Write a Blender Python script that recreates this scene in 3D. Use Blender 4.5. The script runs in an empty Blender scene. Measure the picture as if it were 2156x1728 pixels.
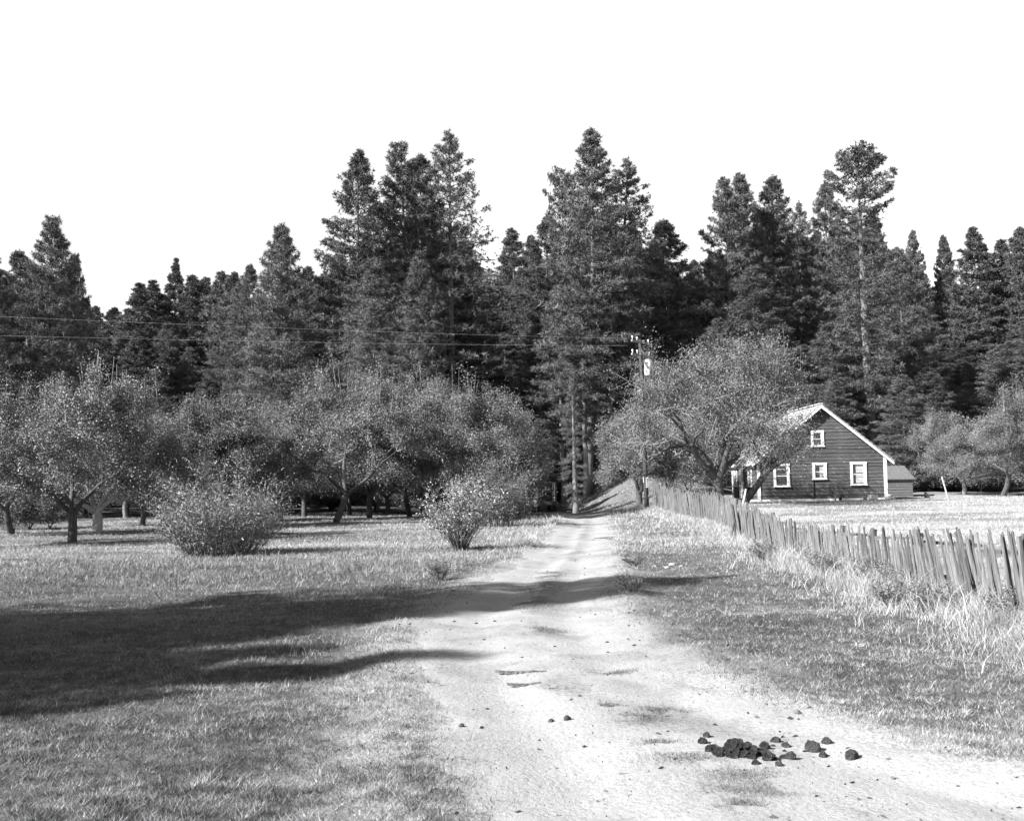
import bpy, bmesh, math, random
import numpy as np
from mathutils import Vector, Matrix
random.seed(7); rng = np.random.default_rng(7)
R = math.radians
scene = bpy.context.scene
col = scene.collection
sm = lambda t, a, b: (lambda u: u*u*(3-2*u))(np.clip((np.asarray(t, float)-a)/(b-a), 0, 1))

# ------------------------------------------------------------------ camera frame (photo space 2155 x 1728)
FPX, CX, CY = 2400.0, 1077.5, 864.0
CAMZ = 1.75
PITCH, ROLL = math.atan(156/FPX), R(-0.9)
CM = (Matrix.Rotation(R(90)+PITCH, 4, 'X') @ Matrix.Rotation(ROLL, 4, 'Z'))
def ray(px, py):
    return (CM.to_3x3() @ Vector(((px-CX)/FPX, -(py-CY)/FPX, -1)))
def at(px, py, Y):
    d = ray(px, py); return Vector((0, 0, CAMZ)) + d*(Y/d.y)

# ------------------------------------------------------------------ noise and terrain
def hsh(i, j, s):
    n = (i*374761393 + j*668265263 + s*2147483647) & 0xFFFFFFFF
    n = ((n ^ (n >> 13))*1274126177) & 0xFFFFFFFF
    return ((n ^ (n >> 16)) & 0xFFFF)/65535.0
def vnoise(x, y, s=0):
    x = np.asarray(x, float); y = np.asarray(y, float)
    i = np.floor(x).astype(np.int64); j = np.floor(y).astype(np.int64)
    u = x-i; v = y-j; u = u*u*(3-2*u); v = v*v*(3-2*v)
    return (hsh(i, j, s)*(1-u)+hsh(i+1, j, s)*u)*(1-v)+(hsh(i, j+1, s)*(1-u)+hsh(i+1, j+1, s)*u)*v
def fbm(x, y, s=0, o=3):
    r = 0; a = .5
    for k in range(o):
        r = r+a*vnoise(x*2**k, y*2**k, s+k); a *= .5
    return r/(1-.5**o)
# road edges measured along its length (distance ahead, left edge, right edge)
RD = np.array([[-8,1.6,6.6],[0,.6,5.2],[4,-.05,4.2],[5.9,-.3,3.6],[7.2,-.44,2.75],[8.7,-.7,2.2],[10.9,-1.05,1.62],[14.7,-1.25,1.42],[17.9,-.9,1.55],
 [22.7,-.28,1.9],[31,.6,2.65],[40,1.3,3.5],[49,2.05,4.1],[64.6,2.9,5.0],[80,3.2,5.4],[92,2.0,4.6],[105,-.5,2.6],[120,-5,-1.4]])
def road_lr(y):
    return np.interp(y, RD[:,0], RD[:,1]), np.interp(y, RD[:,0], RD[:,2])
def road_out(x, y):            # metres outside the road edge, negative inside
    l, r = road_lr(y)
    return np.maximum(l-x, x-r)
def H(x, y):
    x = np.asarray(x, float); y = np.asarray(y, float)
    h = .43*sm(y, 30, 68)*sm(x, 4.8, 11)
    h = h+.28*np.exp(-((x-8.6)/2.6)**2-((y-66)/8)**2)
    h = h-.8*sm(y, 66, 90)*(1-sm(y, 106, 122))*(1-sm(x, 6, 13))*sm(x, -12, -3)
    h = h+.32*np.maximum(0, np.minimum(x, 22)-5.2+1.6*(fbm(x*.3, y*.22, 77, 2)-.5))*sm(y, 84+14*(fbm(x*.15, y*.1, 78, 2)-.5), 112)*(1-.85*sm(x, 13, 20))+.25*(fbm(x*.6, y*.6, 79, 3)-.5)*sm(y, 84, 92)
    h = h+.19*np.maximum(0, y-124)*(1-.35*sm(y, 200, 330))*(.75+.25*sm(x, -60, 20))
    h = h+(fbm(x*.35, y*.35, 3, 3)-.5)*.16*sm(road_out(x, y), -.6, 1.2)+(fbm(x*1.1, y*1.1, 9, 2)-.5)*.05
    ro = road_out(x, y)
    h = h+.05*np.exp(-((ro-.2)/.35)**2)*(x < 40)*(y < 90)
    h = h-.035*np.exp(-((ro+.75)/.28)**2)*(y < 90)
    h = h+.14*np.exp(-((x+6.3)/1.6)**2-((y-15.2)/.7)**2)
    return h
def hz(x, y): return float(H(np.array([x]), np.array([y]))[0])
def ground(px, py):
    d = ray(px, py); t = 3.0; o = Vector((0, 0, CAMZ))
    while t < 260:
        p = o+d*t
        if p.z < hz(p.x, p.y): break
        t += .05 if t < 60 else .2
    return Vector((p.x, p.y, hz(p.x, p.y)))

# ------------------------------------------------------------------ object helpers
def link(o, parent=None):
    col.objects.link(o)
    if parent is not None: o.parent = parent
    return o
def tag(o, label=None, cat=None, group=None, kind=None):
    for k, v in (('label', label), ('category', cat), ('group', group), ('kind', kind)):
        if v: o[k] = v
    return o
def empty(name, loc=(0,0,0), rz=0):
    o = bpy.data.objects.new(name, None); o.empty_display_size = .3
    o.location = loc; o.rotation_euler = (0, 0, rz); return link(o)
def raw_mesh(name, V, F, tone=None, smooth=False):
    V = np.asarray(V, np.float32).reshape(-1, 3); F = np.asarray(F, np.int32)
    n, k = F.shape
    me = bpy.data.meshes.new(name)
    me.vertices.add(len(V)); me.vertices.foreach_set('co', V.ravel())
    me.loops.add(n*k); me.loops.foreach_set('vertex_index', F.ravel())
    me.polygons.add(n); me.polygons.foreach_set('loop_start', np.arange(0, n*k, k, dtype=np.int32))
    try: me.polygons.foreach_set('loop_total', np.full(n, k, np.int32))
    except Exception: pass
    if tone is not None:
        a = me.attributes.new('tone', 'FLOAT', 'POINT'); a.data.foreach_set('value', np.asarray(tone, np.float32).ravel())
    me.update(calc_edges=True); me.validate()
    me.polygons.foreach_set('use_smooth', np.full(n, smooth, bool))
    return me
def obj(name, me, mat, parent=None):
    o = bpy.data.objects.new(name, me)
    if mat and not me.materials: me.materials.append(mat)
    return link(o, parent)
class MB:
    def __init__(s): s.v = []; s.f = []
    def add(s, vs, fs):
        b = len(s.v); s.v += [tuple(q) for q in vs]; s.f += [tuple(b+i for i in f) for f in fs]
    def box(s, c, d, rot=None):
        q = []
        for z in (-.5, .5):
            for x, y in ((-.5,-.5),(.5,-.5),(.5,.5),(-.5,.5)):
                w = Vector((x*d[0], y*d[1], z*d[2]))
                if rot: w = rot @ w
                q.append(Vector(c)+w)
        s.add(q, [(3,2,1,0),(4,5,6,7),(0,1,5,4),(1,2,6,5),(2,3,7,6),(3,0,4,7)]); return s
    def tube(s, pts, rads, n=8, cap=True):
        pts = [Vector(p) for p in pts]; b = len(s.v); up = None
        for i, p in enumerate(pts):
            d = (pts[min(i+1, len(pts)-1)]-pts[max(i-1, 0)]).normalized()
            a = d.orthogonal().normalized() if up is None else (up-d*up.dot(d)).normalized()
            up = a; c = d.cross(a); r = rads[i] if hasattr(rads, '__len__') else rads
            for k in range(n):
                t = 2*math.pi*k/n; s.v.append(tuple(p+(a*math.cos(t)+c*math.sin(t))*r))
        for i in range(len(pts)-1):
            for k in range(n):
                s.f.append((b+i*n+k, b+i*n+(k+1) % n, b+(i+1)*n+(k+1) % n, b+(i+1)*n+k))
        if cap:
            s.f.append(tuple(b+k for k in reversed(range(n)))); e = b+(len(pts)-1)*n
            s.f.append(tuple(e+k for k in range(n)))
        return s
    def mesh(s, name, smooth=False):
        me = bpy.data.meshes.new(name); me.from_pydata(s.v, [], s.f); me.update()
        if smooth: me.polygons.foreach_set('use_smooth', [True]*len(me.polygons))
        return me
    def build(s, name, mat, parent=None, smooth=False): return obj(name, s.mesh(name, smooth), mat, parent)
def tubes_np(name, segs, n=4, smooth=True):      # segs: (p0, r0, p1, r1) lists, joined as one mesh
    V = []; F = []
    for p0, r0, p1, r1 in segs:
        d = (p1-p0)
        if d.length < 1e-5: continue
        d.normalize(); a = d.orthogonal().normalized(); c = d.cross(a); b = len(V)
        for p, r in ((p0, r0), (p1, r1)):
            for k in range(n):
                t = 2*math.pi*k/n; V.append(p+(a*math.cos(t)+c*math.sin(t))*r)
        for k in range(n): F.append((b+k, b+(k+1) % n, b+n+(k+1) % n, b+n+k))
    return raw_mesh(name, np.array([tuple(v) for v in V]), np.array(F), smooth=smooth)

# ------------------------------------------------------------------ materials (all neutral: the photograph is black and white)
def g(v): return (v, v, v, 1)
class NT:
    def __init__(s, name):
        s.m = bpy.data.materials.new(name); s.m.use_nodes = True; s.t = s.m.node_tree; s.n = s.t.nodes; s.n.clear()
        s.out = s.n.new('ShaderNodeOutputMaterial'); s.b = s.n.new('ShaderNodeBsdfPrincipled')
        s.t.links.new(s.b.outputs[0], s.out.inputs[0]); s.b.inputs['Roughness'].default_value = .85
        s.b.inputs['Specular IOR Level'].default_value = .25
    def L(s, a, b): s.t.links.new(a, b)
    def coord(s, scale=(1,1,1), which='Object'):
        tc = s.n.new('ShaderNodeTexCoord'); mp = s.n.new('ShaderNodeMapping'); mp.inputs['Scale'].default_value = scale
        s.L(tc.outputs[which], mp.inputs[0]); return mp.outputs[0]
    def noise(s, scale, vec=None, detail=4, rough=.6):
        n = s.n.new('ShaderNodeTexNoise'); n.inputs['Scale'].default_value = scale; n.inputs['Detail'].default_value = detail
        n.inputs['Roughness'].default_value = rough
        if vec is not None: s.L(vec, n.inputs['Vector'])
        return n.outputs['Fac']
    def ramp(s, f, pts):
        r = s.n.new('ShaderNodeValToRGB'); e = r.color_ramp.elements
        while len(e) < len(pts): e.new(.5)
        for k, (p, v) in enumerate(pts): e[k].position = p; e[k].color = g(v)
        s.L(f, r.inputs[0]); return r.outputs[0]
    def mix(s, f, a, b, bt='MIX'):
        m = s.n.new('ShaderNodeMix'); m.data_type = 'RGBA'; m.blend_type = bt; m.clamp_result = False
        for v, i in ((f, 0), (a, 6), (b, 7)):
            if hasattr(v, 'links'): s.L(v, m.inputs[i])
            else: m.inputs[i].default_value = v if i == 0 else g(v)
        return m.outputs[2]
    def attr(s, name):
        a = s.n.new('ShaderNodeAttribute'); a.attribute_name = name; return a.outputs['Fac']
    def bump(s, f, st=.5, dist=.02):
        b = s.n.new('ShaderNodeBump'); b.inputs['Strength'].default_value = st; b.inputs['Distance'].default_value = dist
        s.L(f, b.inputs['Height']); s.L(b.outputs[0], s.b.inputs['Normal'])
    def color(s, c):
        if hasattr(c, 'links'): s.L(c, s.b.inputs['Base Color'])
        else: s.b.inputs['Base Color'].default_value = g(c)
        return s
def simple(name, lo, hi, scale=8, rough=.85, bump=.3, dist=.01, stretch=(1,1,1), spec=.25):
    m = NT(name); v = m.coord(stretch); f = m.noise(scale, v, 6, .65)
    m.color(m.ramp(f, [(.3, lo), (.7, hi)])); m.b.inputs['Roughness'].default_value = rough
    m.b.inputs['Specular IOR Level'].default_value = spec
    if bump: m.bump(f, bump, dist)
    return m.m
def leafmat(name, lo, hi, rough=.55, spec=.3, trans=0):
    m = NT(name); f = m.noise(1.3, m.coord(), 3, .6); t = m.attr('tone')
    c = m.ramp(t, [(0, lo), (.45, lo+(hi-lo)*.3), (1, hi*1.15)]); c = m.mix(.35, c, m.ramp(f, [(.3, lo), (.7, hi)]))
    oi = m.n.new('ShaderNodeObjectInfo'); k = m.ramp(oi.outputs['Random'], [(0, .82), (1, 1.15)])
    m.color(m.mix(1.0, c, k, 'MULTIPLY')); m.b.inputs['Roughness'].default_value = rough; m.b.inputs['Specular IOR Level'].default_value = spec
    if trans:
        tr = m.n.new('ShaderNodeBsdfTranslucent'); mx = m.n.new('ShaderNodeMixShader'); mx.inputs[0].default_value = trans
        m.L(c, tr.inputs[0]); m.L(m.b.outputs[0], mx.inputs[1]); m.L(tr.outputs[0], mx.inputs[2]); m.L(mx.outputs[0], m.out.inputs[0])
    return m.m
M = {}
M['needle'] = leafmat('pine_needles', .04, .2, .6, .2)
M['needle_far'] = leafmat('far_needles', .045, .2, .7, .15)
M['apple_leaf'] = leafmat('apple_leaves', .025, .32, .45, .4)
M['old_leaf'] = leafmat('old_apple_leaves', .035, .28, .5, .35)
M['pale_leaf'] = leafmat('pale_leaves', .05, .34, .5, .4)
M['willow_leaf'] = leafmat('willow_leaves', .12, .52, .5, .4)
M['bark'] = simple('pine_bark', .06, .24, 5, .9, .8, .05, (3,3,.5))
M['bark_paler'] = simple('paler_pine_bark', .07, .28, 5, .9, .8, .05, (3,3,.5))  # slightly lighter pine bark for the pale-trunked pines
M['bark_dark'] = simple('dark_bark', .035, .14, 9, .9, .8, .03, (3,3,.8))
M['bark_pale'] = simple('pale_bark', .28, .62, 6, .9, .7, .03, (3,3,.8))
M['twig'] = simple('twigs', .16, .42, 10, .8, 0)
M['twig_pale'] = simple('pale_twigs', .25, .6, 10, .8, 0)
M['stem'] = simple('stems', .05, .16, 10, .8, 0)
M['white'] = simple('white_paint', .66, .85, 6, .6, .2, .003)
M['pole'] = simple('creosoted_pole', .03, .08, 8, .8, .5, .01, (4,4,.3))
M['dark'] = simple('dark_paint', .012, .03, 12, .5, .1, .002)
M['iron'] = simple('rusty_iron', .02, .07, 14, .6, .4, .004)
M['rubber'] = simple('rubber', .012, .025, 20, .8, .2, .002)
M['metal'] = simple('galvanised_metal', .42, .6, 9, .4, .1, .002, spec=.5)
M['porcelain'] = simple('porcelain', .7, .8, 9, .2, 0, spec=.5)
M['wire'] = simple('wire_metal', .8, .9, 3, .5, 0, spec=.5)
M['dung'] = simple('dung', .01, .13, 3.5, .36, 1, .25, spec=.6)
M['dung_dry'] = simple('dry_dung', .03, .26, 3.2, .8, 1, .25)
M['stone_pale'] = simple('pale_stone', .28, .5, 2.5, .85, .7, .1)
M['stone'] = simple('stone', .12, .36, 2.5, .9, .7, .1)
M['concrete'] = simple('concrete', .4, .62, 8, .9, .5, .01)
M['bark_slab'] = simple('bark_slab', .03, .2, 22, .9, 1, .015, (1,4,1))
M['curtain'] = simple('curtain', .3, .55, 3, .9, 0, 0, (14,14,.5))
M['tile'] = simple('plate', .75, .85, 5, .3, 0)
def wood_mat():
    m = NT('weathered_wood'); v = m.coord((14, 14, .9)); f = m.noise(2.0, v, 6, .7); f2 = m.noise(.7, m.coord((3,3,1)), 2)
    c = m.ramp(f, [(.25, .04), (.5, .14), (.75, .29)]); oi = m.n.new('ShaderNodeObjectInfo')
    c = m.mix(1.0, c, m.ramp(oi.outputs['Random'], [(0, .5), (1, 1.45)]), 'MULTIPLY')
    c = m.mix(1.0, c, m.ramp(f2, [(.3, .8), (.7, 1.1)]), 'MULTIPLY')
    m.color(c); m.bump(f, .8, .01); m.b.inputs['Roughness'].default_value = .9; return m.m
M['wood'] = wood_mat()
def siding_mat():
    m = NT('dark_clapboard'); v = m.coord((.7, .7, 14)); f = m.noise(3, v, 5, .7)
    c = m.ramp(f, [(.2, .03), (.55, .07), (.8, .2)])
    k = m.noise(2.6, m.coord((1.2, 1.2, 4)), 3, .7); c = m.mix(m.ramp(k, [(.63, 0), (.7, .8)]), c, .3); fs = m.noise(2, m.coord((.35, .35, 22)), 3, .6); c = m.mix(1.0, c, m.ramp(fs, [(.3, .6), (.7, 1.6)]), 'MULTIPLY')
    w = m.noise(.5, m.coord((1, 1, 1)), 3); c = m.mix(1.0, c, m.ramp(w, [(.3, .75), (.7, 1.35)]), 'MULTIPLY')
    m.color(c); m.bump(f, .3, .004); m.b.inputs['Roughness'].default_value = .75; return m.m
M['siding'] = siding_mat()
M['roof'] = simple('pale_shingle_roof', .15, .45, 5, .85, .6, .01, (6, 1.2, 1.2))
M['roof_dark'] = simple('weathered_shingle_roof', .06, .19, 5, .85, .6, .01, (5, 1.2, 1.2))
M['shed_wood'] = simple('shed_boards', .05, .17, 4, .85, .5, .006, (1, 1, 12))
def glass_mat():
    m = NT('window_glass'); m.color(.055); m.b.inputs['Roughness'].default_value = .08; m.b.inputs['Specular IOR Level'].default_value = .6; return m.m
M['glass'] = glass_mat()
def road_mat():
    m = NT('pale_dust'); v = m.coord(); f = m.noise(1.1, v, 8, .7); f2 = m.noise(26, v, 4, .7); f3 = m.noise(7, m.coord((1,.55,1)), 5, .75)
    c = m.ramp(f, [(.3, .31), (.65, .40)]); c = m.mix(1.0, c, m.ramp(f2, [(.3, .72), (.5, 1)]), 'MULTIPLY'); f5 = m.noise(90, v, 3, .7); c = m.mix(1.0, c, m.ramp(f5, [(.32, .62), (.45, 1)]), 'MULTIPLY'); t = m.attr('tone'); c = m.mix(t, c, m.ramp(f2, [(.35, .08), (.55, .25)]))
    c = m.mix(1.0, c, m.ramp(f3, [(.30, .8), (.42, 1)]), 'MULTIPLY')
    f6 = m.noise(5, m.coord((1, .35, 1)), 6, .7); m.color(c); m.bump(m.mix(.5, f2, f6), .9, .03); m.b.inputs['Roughness'].default_value = .95; return m.m
M['road'] = road_mat()
def ground_mat():
    m = NT('dry_turf_soil'); v = m.coord(); f = m.noise(.55, v, 8, .7); f2 = m.noise(18, v, 5, .75); t = m.attr('tone')
    f3 = m.noise(3.2, v, 5, .7)
    grass = m.ramp(f, [(.32, .045), (.5, .09), (.68, .16)]); grass = m.mix(1.0, grass, m.ramp(f2, [(.35, .45), (.6, 1.15)]), 'MULTIPLY')
    grass = m.mix(1.0, grass, m.ramp(f3, [(.3, .7), (.6, 1.1)]), 'MULTIPLY')
    f7 = m.noise(45, v, 4, .7); dust = m.mix(1.0, m.ramp(f2, [(.3, .2), (.52, .37)]), m.ramp(f7, [(.35, .55), (.5, 1)]), 'MULTIPLY'); c = m.mix(t, grass, dust)
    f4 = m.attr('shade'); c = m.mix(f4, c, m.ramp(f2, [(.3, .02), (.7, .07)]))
    m.color(c); m.bump(f2, .6, .02); m.b.inputs['Roughness'].default_value = .95; return m.m
M['ground'] = ground_mat()
def blade_mat(name, pts):
    m = NT(name); m.color(m.ramp(m.attr('tone'), pts)); m.b.inputs['Roughness'].default_value = .6; m.b.inputs['Specular IOR Level'].default_value = .3
    return m.m
M['blade'] = blade_mat('grass_blades', [(0, .035), (.4, .15), (.75, .36), (1, .55)])

# ------------------------------------------------------------------ ground and road
def axis(lo, hi, step, end, sign):
    out = []; p = hi if sign > 0 else lo; s = step
    while (p < end) if sign > 0 else (p > end):
        s = min(s*1.045, 60); p += sign*s; out.append(p)
    return out
xs = np.array(sorted(axis(-8, 8, .13, -900, -1)+list(np.arange(-8, 8.01, .13))+axis(-8, 8, .13, 900, 1)))
ys = np.array(sorted(axis(3, 28, .13, -300, -1)+list(np.arange(3, 28.01, .13))+axis(3, 28, .13, 1300, 1)))
X, Y = np.meshgrid(xs, ys); Z = H(X, Y)
ro = road_out(X, Y)
nz = fbm(X*.8, Y*.8, 21, 4)
bare = sm(.45+nz*1.4-.7-ro, -.5, .55)*(Y < 100)
meadow = sm(X, 6.2, 7.4)*sm(Y, 12, 16)*(1-sm(Y, 86, 96))
bare = np.maximum(bare, meadow*(.35+.6*sm(fbm(X*.18, Y*.5, 33, 3), .38, .62)))
bare = np.maximum(bare, sm(fbm(X*.6, Y*1.3, 44, 3), .62, .8)*.15*(Y < 60))
bare = np.maximum(bare, sm(Y, 84, 92)*(1-sm(Y, 124, 130))*sm(X, 4.2, 5.6)*(1-sm(X, 15, 22))*.3)
leftfield = (X < 0)*sm(Y, 24, 30)*(1-sm(Y, 62, 70)); bare = np.maximum(bare, leftfield*.5*sm(fbm(X*.3, Y*.8, 55, 3), .4, .6))
bare = np.maximum(bare, np.exp(-((X+6.3)/1.8)**2-((Y-15.4)/1.0)**2)*.5)
shade = np.clip(sm(Y, 68, 84)*(X < 0)+sm(Y, 122, 132)+sm(Y, 90, 100)*sm(X, 18, 26), 0, 1)  # shade under the trees, mixed into the ground colour as a dark tone
nx, ny = len(xs), len(ys)
ii = np.arange(nx*ny).reshape(ny, nx)
F = np.stack([ii[:-1,:-1], ii[:-1,1:], ii[1:,1:], ii[1:,:-1]], -1).reshape(-1, 4)
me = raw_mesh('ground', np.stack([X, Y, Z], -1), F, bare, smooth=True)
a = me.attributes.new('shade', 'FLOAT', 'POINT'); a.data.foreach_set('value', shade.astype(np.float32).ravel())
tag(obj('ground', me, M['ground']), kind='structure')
yy = np.concatenate([np.arange(-8, 30, .12), np.arange(30, 84, .3)]); u = np.linspace(0, 1, 34)
l, r = road_lr(yy)
el = (fbm(yy*.9, yy*0+3.3, 5, 4)-.5)*.9; er = (fbm(yy*.9, yy*0+8.3, 6, 4)-.5)*.9
RX = (l+el)[:,None]*(1-u)+(r+er)[:,None]*u; RY = np.repeat(yy[:,None], len(u), 1)
RZ = H(RX, RY)+.016-.05*(np.abs(u*2-1)**10)[None,:]
rt = np.exp(-((u[None,:]-.5)/.10)**2)*sm(fbm(RX*2.2, RY*.8, 66, 4), .42, .62)*.75+.5*sm(fbm(RX*1.7, RY*1.2, 67, 4), .6, .72)
rt = np.clip(rt, 0, .8)
ii = np.arange(RX.size).reshape(RX.shape)
F = np.stack([ii[:-1,:-1], ii[:-1,1:], ii[1:,1:], ii[1:,:-1]], -1).reshape(-1, 4)
tag(obj('road', raw_mesh('road', np.stack([RX, RY, RZ], -1), F, rt, smooth=True), M['road']), kind='structure')

# ------------------------------------------------------------------ grass (nobody could count it)
def blades(name, x, y, hgt, wid, tone, lean=.6, seg=False, label=None, cat='grass', zoff=0):
    n = len(x); z = H(x, y)-.01+zoff; az = rng.uniform(0, 2*np.pi, n); la = rng.uniform(0, 2*np.pi, n)
    lm = hgt*lean*rng.uniform(.15, 1.3, n)
    dx, dy = np.cos(az)*wid/2, np.sin(az)*wid/2
    tx, ty = np.cos(la)*lm, np.sin(la)*lm
    hz_ = hgt*np.sqrt(np.maximum(.1, 1-(lean*.6)**2))*rng.uniform(.35, 1, n)**(1.0 if lean > .7 else .2)
    if not seg:
        V = np.stack([np.stack([x-dx, y-dy, z], -1), np.stack([x+dx, y+dy, z], -1), np.stack([x+tx, y+ty, z+hz_], -1)], 1)
        F = np.arange(n*3).reshape(n, 3); T = np.repeat(tone, 3)
    else:
        V = np.stack([np.stack([x-dx, y-dy, z], -1), np.stack([x+dx, y+dy, z], -1),
                      np.stack([x+tx*.3-dx*.8, y+ty*.3-dy*.8, z+hz_*.55], -1), np.stack([x+tx*.3+dx*.8, y+ty*.3+dy*.8, z+hz_*.55], -1),
                      np.stack([x+tx, y+ty, z+hz_*rng.uniform(.8, 1, n)], -1)], 1)
        b = np.arange(n)[:,None]*5
        F = np.concatenate([b+np.array([[0,1,3]]), b+np.array([[0,3,2]]), b+np.array([[2,3,4]])]); T = np.repeat(tone, 5)
    o = obj(name, raw_mesh(name, V.reshape(-1, 3), F, T), M['blade']); tag(o, label, cat, kind='stuff'); return o
def scatter(n, y0, y1, p, margin=2.5):       # more blades per square metre near the viewer
    uu = rng.random(n); e = 1-p
    y = (y0**e+uu*(y1**e-y0**e))**(1/e)
    w = y*.47+margin; return rng.uniform(-1, 1, n)*w, y
fx_out = lambda x, y: np.interp(y, FEN[:,1], FEN[:,0])
FEN = np.array([[6.0,10.5],[6.1,13.5],[6.3,16.5],[6.25,18.3],[6.3,21],[6.6,27],[6.75,33],[7.6,40],[7.95,45],[7.8,55],[7.75,63]])
patches = [(1155,1212,42,9),(1130,1240,70,12),(1125,1275,55,17),(1210,1105,18,8),(1262,1134,26,3),(1235,1450,38,7),(1280,1492,35,8),(1350,1516,60,13),(1390,1570,50,12),
 (1440,1600,90,16),(1560,1640,90,22),(1600,1670,110,16),(1560,1700,60,14),(1150,1330,50,8),(1390,1500,60,10),(1290,1420,60,8),(1205,1080,12,6)]
pw = [(ground(px, py), rx, ry) for px, py, rx, ry in patches]
pw = [(p.x, p.y, rx*p.y/FPX, max(.12, ry*p.y*p.y/(FPX*1.75))) for p, rx, ry in pw]
def density(x, y):
    ro = road_out(x, y); n1 = fbm(x*.9, y*.9, 21, 4); n2 = fbm(x*3, y*3, 27, 2)
    d = sm(ro-(.62-n1*1.5)*.8, -.2, .5)
    d = d*(.8+.2*sm(n2, .35, .55))
    fx = fx_out(x, y); d = np.where(x > fx+.5, d*.55, d)
    bareL = sm(fbm(x*.6, y*1.3, 44, 3), .58, .74); d = d*(1-.2*bareL)
    return d
# short turf
x, y = scatter(1500000, 4.2, 30, 1.95); k = rng.random(len(x)) < density(x, y); x, y = x[k], y[k]
tn = np.clip(.0+.62*fbm(x*.5, y*.8, 71, 3)+(fbm(x*9, y*9, 75, 2)-.5)*1.0+.12*(x > 1)+.05+rng.normal(0, .2, len(x)), 0, 1)
hh = (.024+.045*rng.random(len(x))**1.6+.0011*y)*(.85+.5*sm(fbm(x*7, y*7, 75, 2), .4, .75)); ww = .0032+.0003*y
blades('turf_grass', x, y, hh, ww, tn, .95, label='short dry mottled turf on both sides of the dirt road')
x, y = scatter(380000, 28, 80, 1.5, 4); k = (rng.random(len(x)) < density(x, y)*(1-.5*meadow_f(x, y) if False else 1)); x, y = x[k], y[k]
tn = np.clip(.25+.75*fbm(x*.25, y*.6, 72, 3)+rng.normal(0, .22, len(x))+.25*(x > fx_out(x, y)), 0, 1)
blades('meadow_grass', x, y, .05+.09*rng.random(len(x))+.05*sm(fbm(x*.3, y*.5, 63, 2), .5, .7), .006+.00022*y, tn, .9, label='sparse pale meadow grass reaching back to the orchard and house')
# taller dry grass
def tall(n, fx, fy, sx, sy, hmin, hmax, tmin, tmax, clump=7):
    m = n//clump; cx = fx(m) if callable(fx) else rng.normal(fx, sx, m); cy = fy(m) if callable(fy) else rng.normal(fy, sy, m)
    x = np.repeat(cx, clump)+rng.normal(0, .07, m*clump); y = np.repeat(cy, clump)+rng.normal(0, .07, m*clump)
    t = np.repeat(rng.uniform(tmin, tmax, m), clump)+rng.normal(0, .08, m*clump); h = np.repeat(rng.uniform(hmin, hmax, m), clump)*rng.uniform(.6, 1.1, m*clump)
    return x, y, h, np.clip(t, 0, 1)
parts = []
m = 2600; yl = rng.uniform(10.5, 62, m)**1.0; parts.append(tall(m*10, lambda k: np.interp(yl, FEN[:,1], FEN[:,0])[:k]-np.abs(rng.normal(.1, .55, k)), lambda k: yl[:k], 0, 0, .15, .5, .45, 1, 10))
m = 1500; yn = rng.uniform(11, 27, m); parts.append(tall(m*11, lambda k: np.interp(yn, FEN[:,1], FEN[:,0])[:k]-np.abs(rng.normal(.15, .35, k)), lambda k: yn[:k], 0, 0, .2, .55, .3, .85, 11))
m = 900; yq = rng.uniform(11.5, 26, m); parts.append(tall(m*7, lambda k: np.interp(yq, FEN[:,1], FEN[:,0])[:k]-.25-np.abs(rng.normal(.2, .4, k)), lambda k: yq[:k], 0, 0, .45, .95, .35, 1, 7))
m = 1700; yk = 10+18*rng.random(m)**1.3; parts.append(tall(m*9, lambda k: np.interp(yk, FEN[:,1], FEN[:,0])[:k]-.1-np.abs(rng.normal(.5, .55, k)), lambda k: yk[:k], 0, 0, .12, .42, .25, 1, 9))
parts.append(tall(17000, lambda k: rng.uniform(-11, -1.2, k), lambda k: rng.normal(23.5, 2.2, k), 0, 0, .08, .36, .0, .85, 8))
parts.append(tall(9000, lambda k: rng.uniform(-12, .2, k), lambda k: rng.normal(27.5, 1.8, k), 0, 0, .1, .42, .0, .8, 8))
parts.append(tall(5000, lambda k: rng.uniform(-.8, 1.6, k), lambda k: rng.normal(33, 4, k), 0, 0, .15, .5, .35, 1, 8))
parts.append(tall(6000, lambda k: rng.uniform(.3, 2.4, k), lambda k: rng.normal(44, 6, k), 0, 0, .2, .55, .35, 1, 8))
parts.append(tall(9000, lambda k: rng.uniform(3.6, 7.4, k), lambda k: rng.uniform(30, 64, k), 0, 0, .15, .5, .4, 1, 8))
parts.append(tall(5000, lambda k: rng.uniform(5.3, 9.5, k), lambda k: rng.normal(64, 2.5, k), 0, 0, .2, .5, .2, .6, 8))
parts.append(tall(7000, lambda k: rng.uniform(-22, 2, k), lambda k: rng.normal(56, 5, k), 0, 0, .1, .4, .3, .9, 8))
parts.append(tall(420, lambda k: rng.normal(-1.9, .55, k), lambda k: rng.normal(12.8, .5, k), 0, 0, .1, .26, .5, 1, 7))
parts.append(tall(9000, lambda k: rng.uniform(10, 30, k), lambda k: rng.uniform(66, 71, k), 0, 0, .06, .2, .5, 1, 8))
parts.append(tall(700, lambda k: rng.uniform(-6, 6, k), lambda k: rng.uniform(6, 20, k), 0, 0, .06, .16, .5, 1, 3))
x, y, h, t = [np.concatenate(q) for q in zip(*parts)]
k = (road_out(x, y) > .15); x, y, h, t = x[k], y[k], h[k], t[k]
blades('tall_grass', x, y, h*.8, .0028+.00017*y, t, .78, True, label='tall dry grass along the fence and the field edges')
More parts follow.
